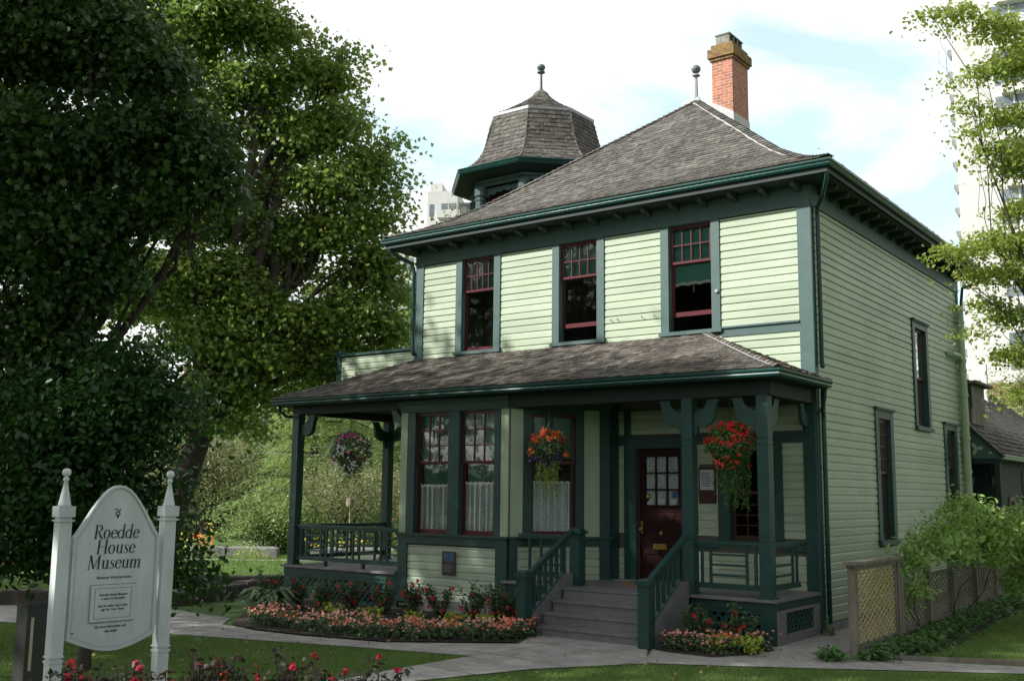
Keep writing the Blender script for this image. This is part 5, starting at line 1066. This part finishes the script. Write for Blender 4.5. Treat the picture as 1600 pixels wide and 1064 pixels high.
# ---------------------------------------------------------------- museum sign
ZS=.075
sa=Vector((-1.61,-12.64,0)); sb=Vector((-1.50,-11.72,0)); sd=(sb-sa); SL=sd.length; sd=sd/SL
SF=((sa.x,sa.y,ZS),(sd.x,sd.y),(sd.y,-sd.x))
S=empty('museum_sign',(sa.x,sa.y,GZ),'white arched wooden museum sign hung between two finial-topped posts','sign')
def spost(a):
    b=MB(SF); h=.052
    b.box(a-h,a+h,-h,h,GZ-.15,.68); b.box(a-h-.008,a+h+.008,-h-.008,h+.008,.681,.70); b.box(a-h+.004,a+h-.004,-h+.004,h-.004,.701,.72); b.box(a-h-.008,a+h+.008,-h-.008,h+.008,.721,.735); b.box(a-h,a+h,-h,h,.736,1.80)
    b.box(a-h-.014,a+h+.014,-h-.014,h+.014,1.801,1.815); b.box(a-h+.002,a+h-.002,-h+.002,h-.002,1.816,1.835); b.box(a-h-.016,a+h+.016,-h-.016,h+.016,1.836,1.925)
    o=b.build('sign_post',M['white'],S)
    b=MB(); P=b; w=(sa+sd*a); b.lathe((w.x,w.y,1.926+ZS),[(.055,0),(.05,.012),(.026,.13),(.015,.20),(.021,.205),(.024,.215),(.022,.228),(.012,.236),(.012,.24),(.03,.25),(.036,.272),(.03,.296),(.012,.306),(.001,.307)],18); b.build('post_finial',M['white'],o,smooth=True)
spost(0); spost(SL)
bw0,bw1=.085,SL-.085
def boardpts(ins=0,n=22):
    a0,a1=bw0+ins,bw1-ins; c=(a0+a1)/2; hw=(a1-a0)/2; pts=[]
    zs,zt,zb,zc=1.66,2.10-ins,.845+ins,.735+ins
    for k in range(n+1): t=k/n; pts.append((a0+2*hw*t,zb-(zb-zc)*math.sin(math.pi*t)**1.0))
    # ogee-like shoulders then rounded top
    up=[(1.0,0),(1.0,.02),(.93,.10),(.84,.22),(.74,.36),(.62,.53),(.5,.68),(.38,.81),(.25,.92),(.12,.98),(0,1)]
    R_=[(c+hw*x,zs-ins*.6+(zt-zs+ins*.6)*y) for x,y in up]; Lf=[(c-hw*x,zs-ins*.6+(zt-zs+ins*.6)*y) for x,y in up[::-1][1:]]
    return pts+R_+Lf
b=MB(SF); b.prism(boardpts(0)[::-1],-.02,.02); bd=b.build('sign_board',M['white'],S)
def ring(i0,i1,y0,y1,m,name):
    A=boardpts(i0);B=boardpts(i1);b=MB(SF);n=len(A)
    for k in range(n):
        p,q,r_,s_=A[k],A[(k+1)%n],B[(k+1)%n],B[k]; b.poly([(p[0],y1,p[1]),(q[0],y1,q[1]),(r_[0],y1,r_[1]),(s_[0],y1,s_[1])]); b.poly([(s_[0],y1,s_[1]),(r_[0],y1,r_[1]),(r_[0],y0,r_[1]),(s_[0],y0,s_[1])]); b.poly([(p[0],y0,p[1]),(q[0],y0,q[1]),(q[0],y1,q[1]),(p[0],y1,p[1])])
    return b.build(name,M[m],bd)
ring(.0,.022,.02,.030,'white','sign_moulding'); ring(.024,.036,.02,.0215,'whiteline','sign_border_line')
# serif letters drawn as strokes (unit cap height)
def stroke(b,pts,w,T):
    """pts [(x,y,width)] polyline ribbon"""
    L=[];Rr=[]
    for i,(x,y,k) in enumerate(pts):
        x0,y0,_=pts[max(i-1,0)];x1,y1,_=pts[min(i+1,len(pts)-1)];dx,dy=x1-x0,y1-y0;l=math.hypot(dx,dy) or 1; nx,ny=-dy/l,dx/l
        L.append(T(x+nx*k/2,y+ny*k/2)); Rr.append(T(x-nx*k/2,y-ny*k/2))
    for i in range(len(pts)-1): b.poly([L[i],Rr[i],Rr[i+1],L[i+1]])
def arc(cx_,cy_,rx,ry,a0,a1,wt,wn,n=20):
    o=[]
    for i in range(n+1):
        a=R(a0+(a1-a0)*i/n); k=wn+(wt-wn)*abs(math.cos(a))**1.3; o.append((cx_+rx*math.cos(a),cy_+ry*math.sin(a),k))
    return o
TK,TN=.115,.04
def vs(x,y0,y1,sb_=True,st_=True,half=False):
    o=[[(x,y0,TK),(x,y1,TK)]]
    if sb_: o.append([(x-.11,y0+.014,.028),(x+.11,y0+.014,.028)])
    if st_: o.append([(x-.11 ,y1-.014,.028),(x+(.0 if half else .11),y1-.014,.028)])
    return o
GL={'R':(.66,vs(.13,0,1)+[[(.13,.975,TN),(.3,.975,TN)]+arc(.3,.745,.2,.23,90,-90,TK,TN)[1:]+[(.13,.515,TN)],[(.3,.5,.06),(.42,.28,TK),(.56,.04,TK),(.68,.0,.04)]]),
'H':(.84,vs(.15,0,1)+vs(.66,0,1)+[[(.15,.51,TN),(.66,.51,TN)]]),
'M':(1.0,[[(.13,0,.05),(.17,1,.05)],[(.17,1,TK),(.46,.06,.1)],[(.46,.06,.05),(.8,1,.05)],[(.8,0,TK),(.8,1,TK)],[(.03,.014,.028),(.24,.014,.028)],[(.68,.014,.028),(.92,.014,.028)],[(.06,.986,.028),(.2,.986,.028)],[(.78,.986,.028),(.92,.986,.028)]]),
'o':(.54,[arc(.25,.32,.19,.31,0,360,TK,TN,28)]),
'e':(.48,[arc(.25,.32,.185,.31,8,330,TK,TN,28),[(.07,.365,TN),(.43,.365,TN)]]),
'd':(.57,[arc(.23,.31,.17,.30,40,320,TK,TN,24)]+[[(.43,0.02,TK*.95),(.43,1.02,TK*.95)],[(.33,1.0,.03),(.45,1.02,.03)],[(.43,.02,.04),(.54,.02,.03)]]),
'u':(.58,[[(.13,.62,TK),(.13,.2,TK),(.17,.08,.09),(.26,.02,.05),(.34,.05,.04),(.43,.14,.04)],[(.43,.64,TK),(.43,.02,TK)],[(.03,.62,.028),(.14,.64,.028)],[(.33,.62,.028),(.44,.64,.028)],[(.43,.015,.03),(.53,.015,.03)]]),
's':(.40,[[(.33,.46,.035),(.32,.57,.03),(.21,.625,.035),(.1,.56,.07),(.09,.46,.09),(.18,.36,.11),(.29,.26,.1),(.33,.15,.08),(.25,.03,.045),(.15,.01,.03),(.05,.06,.03),(.045,.2,.035)]]),
'm':(.88,vs(.13,0,.63,True,False)+vs(.43,0,.5,True,False)+vs(.73,0,.5,True,False)+[[(.13,.46,.04),(.22,.58,.05),(.33,.62,.07),(.41,.57,.1),(.43,.45,TK)],[(.43,.46,.04),(.52,.58,.05),(.63,.62,.07),(.71,.57,.1),(.73,.45,TK)],[(.03,.6,.028),(.14,.63,.028)]])}
def word(txt,cx_,zbase,h,name,sx=1.0):
    W=sum(GL[c][0] for c in txt)*h*sx; x=cx_-W/2; b=MB(SF)
    for c in txt:
        adv,strokes=GL[c]
        for stx in strokes: stroke(b,stx,0,lambda X,Y:(x+(X+.16*0+Y*.10)*h*sx,.0235,zbase+Y*h))
        x+=adv*h*sx
    return b.build(name,M['ink'],bd)
mc=(bw0+bw1)/2-.01
word('Roedde',mc,1.655,.115,'sign_lettering',1.05); word('House',mc,1.53,.115,'sign_lettering',1.05); word('Museum',mc-.005,1.405,.115,'sign_lettering',1.05)
def text(txt,cx_,z,size,name,y=.0235,shear=.25,sx=1.0,m='ink'):
    cu_=bpy.data.curves.new('txt','FONT'); cu_.body=txt; cu_.size=size; cu_.align_x='CENTER'; cu_.shear=shear; cu_.offset=0.0006; to=bpy.data.objects.new('txt',cu_); col.objects.link(to); bpy.context.view_layer.update()
    me=bpy.data.meshes.new_from_object(to.evaluated_get(bpy.context.evaluated_depsgraph_get())); V=[(v.co.x*sx,v.co.y) for v in me.vertices]; F=[tuple(p.vertices) for p in me.polygons]
    bpy.data.objects.remove(to); b=MB(SF); i=[b.P((cx_+x,y,z+q)) for x,q in V]
    for f_ in F: b.F(*[i[k] for k in f_])
    return b.build(name,M[m],bd)
text('Restored Victorian home',mc,1.325,.030,'sign_small_lettering',sx=.98)
b=MB(SF); b.box(mc-.195,mc+.195,.0205,.032,.975,1.275); pnl=b.build('sign_panel',M['white'],bd)
b=MB(SF)
for x0,x1,z0,z1 in [(-.16,.16,1.245,1.2475),(-.16,.16,1.0,1.0025),(-.16,-.1575,1.0,1.2475),(.1575,.16,1.0,1.2475),(-.195,.195,1.2755,1.279),(-.199,-.1955,.975,1.275),(-.195,.195,.971,.9745)]: b.box(mc+x0,mc+x1,.0325,.0335,z0,z1)
b.build('panel_outline',M['ink'],pnl)
for t,z in (('Roedde House Museum',1.185),('is open to the public',1.155),('See the other side of this',1.095),('sign for Tour Times',1.065)): text(t,mc,z,.0265,'panel_lettering',y=.0338,sx=.95)
text('for more information call',mc-.005,.925,.026,'sign_small_lettering'); text('684-7040',mc-.005,.885,.03,'sign_small_lettering')
# little flower emblem
b=MB(SF); ez=1.855; T_=lambda X,Y:(mc+X,.0235,ez+Y)
stroke(b,[(a,c,.007) for a,c in [(-.03,.038),(-.022,.046),(-.012,.046),(-.004,.038),(.006,.03),(.016,.034),(.02,.044),(.026,.044)]],0,T_)
stroke(b,[(x,y,.008) for x,y,_ in arc(0,.008,.017,.015,0,360,1,1,16)],0,T_); b.poly([T_(-.012,-.002),T_(0,-.04),T_(.012,-.002)]); b.build('sign_emblem',M['ink'],bd)
for a,z in ((bw0+.02,.90),(bw1-.015,.90),(bw0+.045,.90)): b=MB(SF); b.tube([(a,.02,z),(a,.028,z)],.006,8); b.build('bolt',M['metal'],bd)
# utility box behind the sign on the left
p=at(66,10.4); b=MB(); b.box(p.x-.1,p.x+.1,p.y-.1,p.y+.12,GZ,1.0); b.box(p.x-.11,p.x+.11,p.y-.11,p.y+.13,1.001,1.03); ub=tag(b.build('utility_box',M['cabinet']),'dark utility box half hidden behind the left sign post','box'); b=MB(); b.box(p.x+.101,p.x+.106,p.y-.06,p.y-.03,.4,.9); b.build('box_strip',M['plaster'],ub)
# ---------------------------------------------------------------- lattice fence
fpts=[g(1.47,-2.7),g(1.45,-.55),g(1.36,1.32),g(1.31,3.06),g(1.24,5.08),g(1.18,7.05),g(1.12,9.2),g(1.06,11.4)]
names=['nearest, sunlit panel of the lattice fence with a wide cap rail','second lattice fence panel, just behind the sunlit one','third lattice fence panel under the climbing shrub','fourth lattice fence panel under the shrub','fifth lattice fence panel, deep in the shrub','sixth lattice fence panel','farthest lattice fence panel']
for k in range(7):
    p,q=Vector((*fpts[k],0)),Vector((*fpts[k+1],0)); L=(q-p).length; u=(q-p)/L; fr=((p.x,p.y,0),(u.x,u.y),(u.y,-u.x)); top=1.20 if k==0 else .86+.02*k
    t=empty('fence_panel',(p.x,p.y,GZ),names[k],'fence','panels of the lattice garden fence')
    simple('fence_post',M['oldwood'],t,(-.06,.05,-.055,.055,GZ-.05,top-.051 if k==0 else top+.04),fr=fr)
    if k==0: simple('fence_post',M['oldwood'],t,(L-.17,L-.07,-.05,.05,GZ-.05,top-.051),fr=fr)
    if k==0: simple('cap_rail',M['oldwood'],t,(-.12,L-.02,-.09,.09,top-.018,top+.025),(-.09,L-.05,-.06,.06,top-.05,top-.0185),fr=fr)
    skirt(fr,.051,L-(.171 if k==0 else .061),GZ+.08,top-.052,(.05,.05,.10,.05),m='lattice' if k==0 else 'oldwood',mf='oldwood',step=.072,w=.022,parent=t,sl=.45)
# shrub on the fence (wisteria)
W=empty('climbing_shrub',(1.75,4.5,GZ),'light green climbing shrub sprawling over the lattice fence','shrub')
lob=[]
for px,py,d,r_,rz in [(1425,868,17.3,.3,.2),(1450,845,17.6,.38,.25),(1480,820,18,.42,.25),(1515,800,18.5,.45,.25),(1550,825,19,.55,.3),(1590,815,19.5,.6,.3),(1415,905,17.1,.2,.2),(1435,925,17.2,.16,.12),(1500,855,18.2,.42,.2),(1550,865,19,.4,.2),(1500,783,18.6,.22,.15),(1600,860,20,.6,.3),(1650,850,20,.9,.45),(1408,945,17,.12,.1),(1590,900,20,.4,.3)]:
    q=at(px,d,py); lob.append((q.x,q.y,q.z,r_,r_,rz))
Cc,Nn=crown_points(lob,330,32,77,.13,.6,.1); leafmesh('foliage',[(Cc,.10,'oval',0,dict(nrm=Nn,tilt=.6,droop=.8,seed=7))],['wisteria'],W)
b=MB(); 
for k,l in enumerate(lob[:12:3]): limb(b,(1.5+.05*(k%3),l[1]-.3,GZ),l[:3],.013,.005,200+k,wob=.25,sides=5)
r=random.Random(8)
for k in range(16):
    l=lob[k%len(lob)]; e=Vector(l[:3])+Vector((r.uniform(-.6,.6),r.uniform(-.7,.3),r.uniform(.15,.55))); limb(b,l[:3],e,.008,.003,300+k,wob=.3,sides=4)
b.build('stem',M['bark'],W)
# ivy ground cover
r=npr(9); P_=[]
for k in range(900):
    t=r.random(); y=-2.4+13*t; x=g(1.45-.035*y,0)[0]+.05+abs(r.normal(0,.28))*(1 if y>-1.5 else .5); P_+= [(x+r.normal(0,.05),y+r.normal(0,.06),GZ+.02+abs(r.normal(0,.07))) for _ in range(11)]
for k in range(60): P_+=[(1.1+r.normal(0,.1),-2.6+r.normal(0,.12),GZ+.03+abs(r.normal(0,.06))) for _ in range(4)]
tag(leafmesh('ground_ivy',[(P_,.09,'oval',0,dict(tilt=.5,seed=9))],['ivy']),'low ivy carpet at the foot of the lattice fence','ivy',None,'stuff')
tag(leafmesh('corner_weeds',[([(.14+r.normal(0,.05),-.03+r.normal(0,.08),GZ+abs(r.normal(0,.14))) for _ in range(90)],.06,'oval',0,dict(tilt=.8,seed=10))],['ivy']),'small green weeds at the foot of the corner downspout','weeds',None,'stuff')
# ---------------------------------------------------------------- flower beds
def along(pts,t):
    L=[math.hypot(b_[0]-a[0],b_[1]-a[1]) for a,b_ in zip(pts,pts[1:])]; s=t*sum(L)
    for (a,b_),l in zip(zip(pts,pts[1:]),L):
        if s<=l: return a[0]+(b_[0]-a[0])*s/l,a[1]+(b_[1]-a[1])*s/l
        s-=l
    return pts[-1]
def impatiens(name,front,depth,n,seed,label):
    r=npr(seed); G=[];A=[];B=[];Cc=[]
    for k in range(n):
        t=r.random(); x,y=along(front,t); y+=r.random()*depth; x+=r.normal(0,.05); h=.10+.16*r.random(); mound=[(x+r.normal(0,.10),y+r.normal(0,.10),GZ+h*abs(r.random())) for _ in range(30)]; G+=mound
        c=r.random(); fl=[(x+r.normal(0,.10),y+r.normal(0,.10),GZ+h+.02+r.normal(0,.02)) for _ in range(r.integers(2,6))]
        (A if c<.42 else B if c<.8 else Cc).extend(fl)
    up=lambda L:dict(nrm=np.tile((.25,-.6,.9),(len(L),1)),tilt=.35,seed=seed)
    return tag(leafmesh(name,[(G,.075,'oval',0,dict(tilt=.6,seed=seed)),(A,.06,'flower',1,up(A)),(B,.058,'flower',2,up(B)),(Cc,.055,'flower',3,up(Cc))],['bushleaf','coral','pink','orange']),label,'flowers',None,'stuff')
impatiens('impatiens_bed',[g(-8.0,-5.4),g(-7.2,-5.75),g(-6.0,-5.75),g(-4.5,-5.45),g(-3.3,-4.45),(-3.85,-3.6)],.8,270,21,'carpet of coral and pink impatiens in front of the bay')
impatiens('impatiens_bed',[g(-1.0,-3.6),g(-.2,-3.6),g(.1,-3.1)],.65,75,22,'carpet of coral and pink impatiens right of the stairs')
def redbush(px,y,h,i,label,col_='redp',wd=.2,group='red flowering bushes in the beds',nfl=9):
    # ground position on the plane y
    d=cf+cr*((px-800)/1627.5); k=(y-C0[1])/d.y; x=C0[0]+d.x*k
    t=empty('flowering_bush',(x,y,GZ),label,'flowering bush',group); r=npr(300+i); P_=[];F=[]; b=MB()
    for s in range(9):
        a=r.uniform(0,6.28); L=h*r.uniform(.55,1.05); e=(x+math.cos(a)*wd*r.random()*1.2,y+math.sin(a)*wd*r.random()*1.2,GZ+L); b.tube([(x,y,GZ),((x+e[0])/2,(y+e[1])/2,GZ+L*.55),e],[.01,.008,.004],4)
        for j in range(70): f=r.uniform(.15,1.05); P_.append((x+(e[0]-x)*f+r.normal(0,.045),y+(e[1]-y)*f+r.normal(0,.045),GZ+L*f+r.normal(0,.03)))
        if s<nfl: 
            for j in range(1): f=r.uniform(.35,1.05); q=(x+(e[0]-x)*f+r.normal(0,.08),y+(e[1]-y)*f-.06,GZ+L*f); F+=[(q[0]+r.normal(0,.012),q[1],q[2]+r.normal(0,.012)) for _ in range(5)]
    b.build('stems',M['bark'],t); leafmesh('leaves',[(P_,.075,'oval',0,dict(tilt=.8,seed=i))],['bushleaf'],t)
    leafmesh('blooms',[(F,.065,'flower',0,dict(nrm=np.tile((.3,-.8,.4),(len(F),1)),tilt=.6,seed=i))],[col_],t); return t
lb=['leftmost red-flowered bush, beside the hosta','second red-flowered bush from the hosta, before the porch lattice','low red-flowered bush in front of the porch lattice centre','tall red-flowered bush before the right end of the porch lattice','red-flowered bush before the left corner of the bay','small red-flowered bush below the left bay window','red-flowered bush below the wall plaque','tall bush with red tips below the right bay window','narrow red-flowered bush before the bay corner board','thin dark red bush next to the left stair newel']
for i,(px,y,h,w) in enumerate([(437,-3.6,.70,.27),(482,-3.2,.60,.27),(521,-3.3,.55,.27),(561,-3.0,.62,.3),(612,-2.9,.60,.25),(655,-2.8,.62,.22),(698,-3.0,.64,.3),(746,-3.0,.70,.25),(784,-2.9,.66,.2),(808,-2.7,.6,.16)]): redbush(px,y,h,i,lb[i],wd=w)
redbush(1083,-2.7,.64,20,'dark leafy bush with two red flowers right of the stairs',wd=.24,nfl=3); redbush(1152,-2.5,.64,21,'red-flowered bush before the right porch lattice',wd=.2,nfl=6)
redbush(1128,-2.6,.36,22,'small round bush between the two bushes right of the stairs','crimson',.13,nfl=4)
# lime green plants
for i,(px,y) in enumerate([(540,-3.9),(592,-4.0),(655,-3.9),(716,-3.7),(760,-3.4),(1120,-3.0),(1165,-2.95)]):
    d=cf+cr*((px-800)/1627.5); k=(y-C0[1])/d.y; x=C0[0]+d.x*k; r=npr(400+i)
    P_=[(x+r.normal(0,.11),y+r.normal(0,.11),GZ+.05+r.random()*.22) for _ in range(110)]
    tag(leafmesh('lime_plant',[(P_,.085,'oval',0,dict(tilt=.6,seed=i))],['lime']),['lime green plant among the impatiens before the porch lattice','lime green plant second from the left in the impatiens','lime green plant before the bay foundation','lime green plant below the right bay window','lime green plant nearest the left stair newel','lime green plant between the bushes right of the stairs','lime green plant at the right end of the small bed'][i],'plant','lime green bedding plants')
# hosta
hx,hy=g(-9.0,-4.1); r=npr(31); t=empty('hosta',(hx,hy,GZ),'striped hosta clump at the left end of the flower bed','plant'); b=MB()
Vv=[];P_=[]
for k in range(330):
    a=r.uniform(0,6.28); L=r.uniform(.22,.66); z0=.10+.42*r.random(); 
    c,s=math.cos(a),math.sin(a); w=.055
    pts=[(hx+c*L*t_,hy+s*L*t_,GZ+z0*(1.5*t_-1.2*t_*t_)*1.7+.02) for t_ in (.1,.45,.75,1.0)]; ww=[.01,w,w*.8,.002]
    i=[(b.P((p[0]-s*q,p[1]+c*q,p[2])),b.P((p[0]+s*q,p[1]-c*q,p[2]))) for p,q in zip(pts,ww)]
    for (a0,a1),(b0,b1) in zip(i,i[1:]): b.F(a0,a1,b1,b0)
b.build('hosta_leaves',M['hosta'],t)
# foreground dark-leaved dahlias
fgl=['dark dahlia plant in the left foreground beside the sign post','small dark dahlia below the sign','dark dahlia with red blooms in front of the sign','tall thin dark dahlia stem with red bloom near the sign','dark dahlia in the centre of the foreground','dark dahlia with one orange-red bloom','tall dark dahlia near the path','dark dahlia with a large red bloom at the lawn edge','last dark dahlia toward the path']
for i,(px,py,d) in enumerate([(120,1030,7.4),(165,1045,7.3),(212,1020,7.4),(255,1035,7.5),(325,1008,7.5),(372,1022,7.6),(460,1000,7.6),(515,1028,7.5),(588,1012,7.4)]):
    q=at(px,d,py); t=empty('dahlia_plant',(q.x,q.y,GZ),fgl[i],'plant','dark-leaved dahlias in the foreground'); r=npr(500+i); b=MB(); P_=[];F=[]; H=q.z
    for s in range(10):
        e=(q.x+r.normal(0,.13),q.y+r.normal(0,.13),GZ+(H-GZ)*r.uniform(.72,1.0)); mid=((q.x+e[0])/2+r.normal(0,.02),(q.y+e[1])/2,GZ+(e[2]-GZ)*.5); b.tube([(q.x,q.y,GZ),mid,e],[.008,.006,.004],5)
        for j in range(95): f=r.uniform(.35,1.0); P_.append((mid[0]+(e[0]-mid[0])*(2*f-1)+r.normal(0,.05),mid[1]+(e[1]-mid[1])*(2*f-1)+r.normal(0,.05),GZ+(e[2]-GZ)*f))
        if s<3 or (i in (2,7) and s<5): F+=[(e[0]+r.normal(0,.01),e[1]+r.normal(0,.01),e[2]-r.random()*.12*(s%2)+r.normal(0,.01)) for _ in range(9)]
    b.build('stems',M['bark'],t); leafmesh('leaves',[(P_,.055,'oval',0,dict(tilt=.9,seed=i))],['darkleaf'],t); leafmesh('blooms',[(F,.05,'oval',0,dict(tilt=.9,seed=i))],['crimson' if i!=5 else 'orange'],t)
# ---------------------------------------------------------------- hanging baskets
def basket(x,y,ztop,zc,rad,label,leafm,flowers,seed,trail=None,ry=None,drop=.4,nl=900,conew=.5,hook=3.70):
    t=empty('hanging_basket',(x,y,zc),label,'hanging basket'); r=npr(seed)
    b=MB(); b.lathe((x,y,zc-.16),[(.06,0),(.12,.03),(.17,.12),(.18,.18),(.16,.18)],14); b.build('pot',M['metal'],t)
    b=MB(); 
    for k in range(3): a=k*2.09+.4; b.tube([(x+.17*math.cos(a),y+.17*math.sin(a),zc),(x,y,ztop)],.004,4)
    b.tube([(x,y,ztop),(x,y,hook)],.005,5); b.build('hanger',M['metal'],t)
    P_=[];Nn=[]
    for k in range(nl):
        d=r.normal(0,1,3); d/=np.linalg.norm(d); rr=r.uniform(.5,1)**.5
        z=d[2]*(ry or rad)*rr; w=rad*rr*(1 if z>-.1 else max(.25,1-conew*abs(z)/rad)); P_.append((x+d[0]*w,y+d[1]*w,zc+z)); Nn.append(d)
    parts=[(P_,.07,'oval',0,dict(nrm=np.array(Nn),tilt=.5,seed=seed))]
    leafmesh('foliage',parts,[leafm],t)
    if trail:
        m,n,L,spr=trail; P2=[]
        for k in range(n):
            a=r.uniform(0,6.28); rr=rad*spr*r.uniform(.2,1); l=L*r.uniform(.45,1.0); q0=(x+rr*math.cos(a),y+rr*math.sin(a),zc-.05)
            for s in np.linspace(0,1,int(l/.022)): P2+=[(q0[0]+.02*math.sin(s*9+k)+r.normal(0,.016),q0[1]+r.normal(0,.016),q0[2]-l*s) for _ in range(2)]
        leafmesh('trailing_vines',[(P2,.042,'oval',0,dict(tilt=.8,seed=seed))],[m],t)
    for m,n,zlo,zhi,size,cl,sp in flowers:
        F=[];Nf=[]
        for k in range(n):
            a=r.uniform(0,6.28); zz=r.uniform(zlo,zhi); w=rad*math.sqrt(max(0.05,1-min(1,abs(zz)/(ry or rad))**2))*1.02
            q=np.array((x+math.cos(a)*w*(r.uniform(.75,1.03)),y+math.sin(a)*w*(r.uniform(.75,1.03)),zc+zz)); dd=np.array((math.cos(a),math.sin(a),.4+zz))
            for _ in range(cl): F.append(q+r.normal(0,sp,3)); Nf.append(dd)
        leafmesh('flowers',[(F,size,'flower',0,dict(nrm=np.array(Nf),tilt=.35,seed=seed))],[m],t)
    return t
basket(-.74,-1.8,3.40,2.92,.42,'basket brimming with bright red flowers between the two right porch posts','ivy',[('redp',75,.0,.36,.06,6,.025),('redp',26,-.35,.05,.055,4,.03)],41,('ivy',34,1.0,.8),.40,nl=1500,conew=.6)
basket(-4.26,-1.85,3.42,2.96,.38,'basket with orange blooms and yellow-green trailing vines before the bay window','bushleaf',[('orange',30,-.12,.30,.075,9,.035),('violet',34,-.34,-.06,.035,5,.04),('yellowp',6,-.1,.2,.045,3,.02)],42,('trail',26,1.0,.6),.32,nl=1200)
basket(-9.35,-1.8,3.60,2.95,.46,'basket of white and magenta flowers at the left end of the porch','bushleaf',[('magenta',16,.22,.36,.06,6,.03),('whitep',150,-.45,.28,.055,2,.03),('crimson',16,-.2,.1,.06,3,.02)],43,('bushleaf',20,.75,.8),.45,nl=1400,hook=3.85)
# doormat
b=MB(); b.lathe((-2.82,-1.05,.571),[(.42,0),(.42,.014),(.001,.016)],24); o=b.build('doormat',M['coir']); o.scale=(1,.62,1); tag(o,'brown half-round coir doormat at the front door','doormat')
# ---------------------------------------------------------------- grass blades
def grass(name,poly,n,seed,h=.05,label=''):
    r=npr(seed); P=np.array(poly); lo,hi=P.min(0),P.max(0); X=r.uniform(lo[0],hi[0],n*3); Y=r.uniform(lo[1],hi[1],n*3); ins=np.zeros(len(X),bool); j=len(P)-1
    for i in range(len(P)):
        c=((P[i,1]>Y)!=(P[j,1]>Y))&(X<(P[j,0]-P[i,0])*(Y-P[i,1])/(P[j,1]-P[i,1]+1e-12)+P[i,0]); ins^=c; j=i
    X,Y=X[ins][:n],Y[ins][:n]; m=len(X); a=r.uniform(0,6.28,m); hh=h*r.uniform(.5,1.2,m); w=.004*r.uniform(.7,1.5,m)*(h/.05); lx=r.normal(0,.4,m)*hh; ly=r.normal(0,.4,m)*hh
    V=np.zeros((m,3,3)); V[:,0]=np.stack([X-np.cos(a)*w,Y-np.sin(a)*w,np.full(m,GZ-.01)],1); V[:,1]=np.stack([X+np.cos(a)*w,Y+np.sin(a)*w,np.full(m,GZ-.01)],1); V[:,2]=np.stack([X+lx,Y+ly,GZ-.01+hh],1)
    o=link_mesh(name,V.reshape(-1,3),(np.arange(m*3),np.arange(m)*3,np.full(m,3)),M['grass'],None,(X.mean(),Y.mean(),GZ)); return tag(o,label,'grass',None,'stuff')
grass('grass',[g(-2.62,-5.95),g(-5.05,-6.6),g(-7.54,-7.35),g(-12,-8.6),(-12,-12),(-3.1,-11.5),g(-2.8,-8.5),g(-2.85,-7.6)],90000,61,.045,'shaded lawn behind the sign up to the path')
grass('grass',[g(-1.95,-7.9),g(-1.40,-6.35),g(-.6,-5.0),g(.38,-4.45),g(3.54,-2.53),g(5,-2),(5,-8),(-1.9,-9.5)],80000,62,.045,'lawn along the bottom edge right of the path')
grass('grass',[g(2.0,-2.1),g(5,-.9),(6,12),(1.9,11),g(2.1,4)],60000,63,.045,'half shaded lawn right of the lattice fence')
grass('grass',[g(-13.2,-5.1),g(-20,-6.3),(-34,-2),(-30,8),(-19,12),(-12.5,1.5),(-13.4,-1.5)],90000,64,.08,'sunlit lawn beyond the low stone walls')

# fallen leaves on grass, paths and roofs
r=npr(71); Lf=[]
for k in range(420):
    x=r.uniform(-9,4.5); y=r.uniform(-11,-2.4)
    Lf.append((x,y,GZ+.02+.02*r.random()))
tag(leafmesh('fallen_leaves',[(Lf,.055,'maple',0,dict(tilt=.35,seed=3))],['litter']),'dry fallen leaves scattered over lawn and paths','leaves',None,'stuff')
Lf=[]
for k in range(46): x=r.uniform(-9.2,.2); d=abs(r.normal(0,.5)); Lf.append((x,-.57+d,pz(d)+.04))
for k in range(30): x=r.uniform(-10.5,-.4); d=abs(r.normal(0,.6)); d=min(d,2.2); z=4.10+d*.43; Lf.append((x,-2.3+d,z+.045))
tag(leafmesh('roof_litter',[(Lf,.05,'oval',0,dict(tilt=.3,seed=4))],['paperleaf']),'pale bits of debris lying on the shingle roofs near the gutters','debris',None,'stuff')
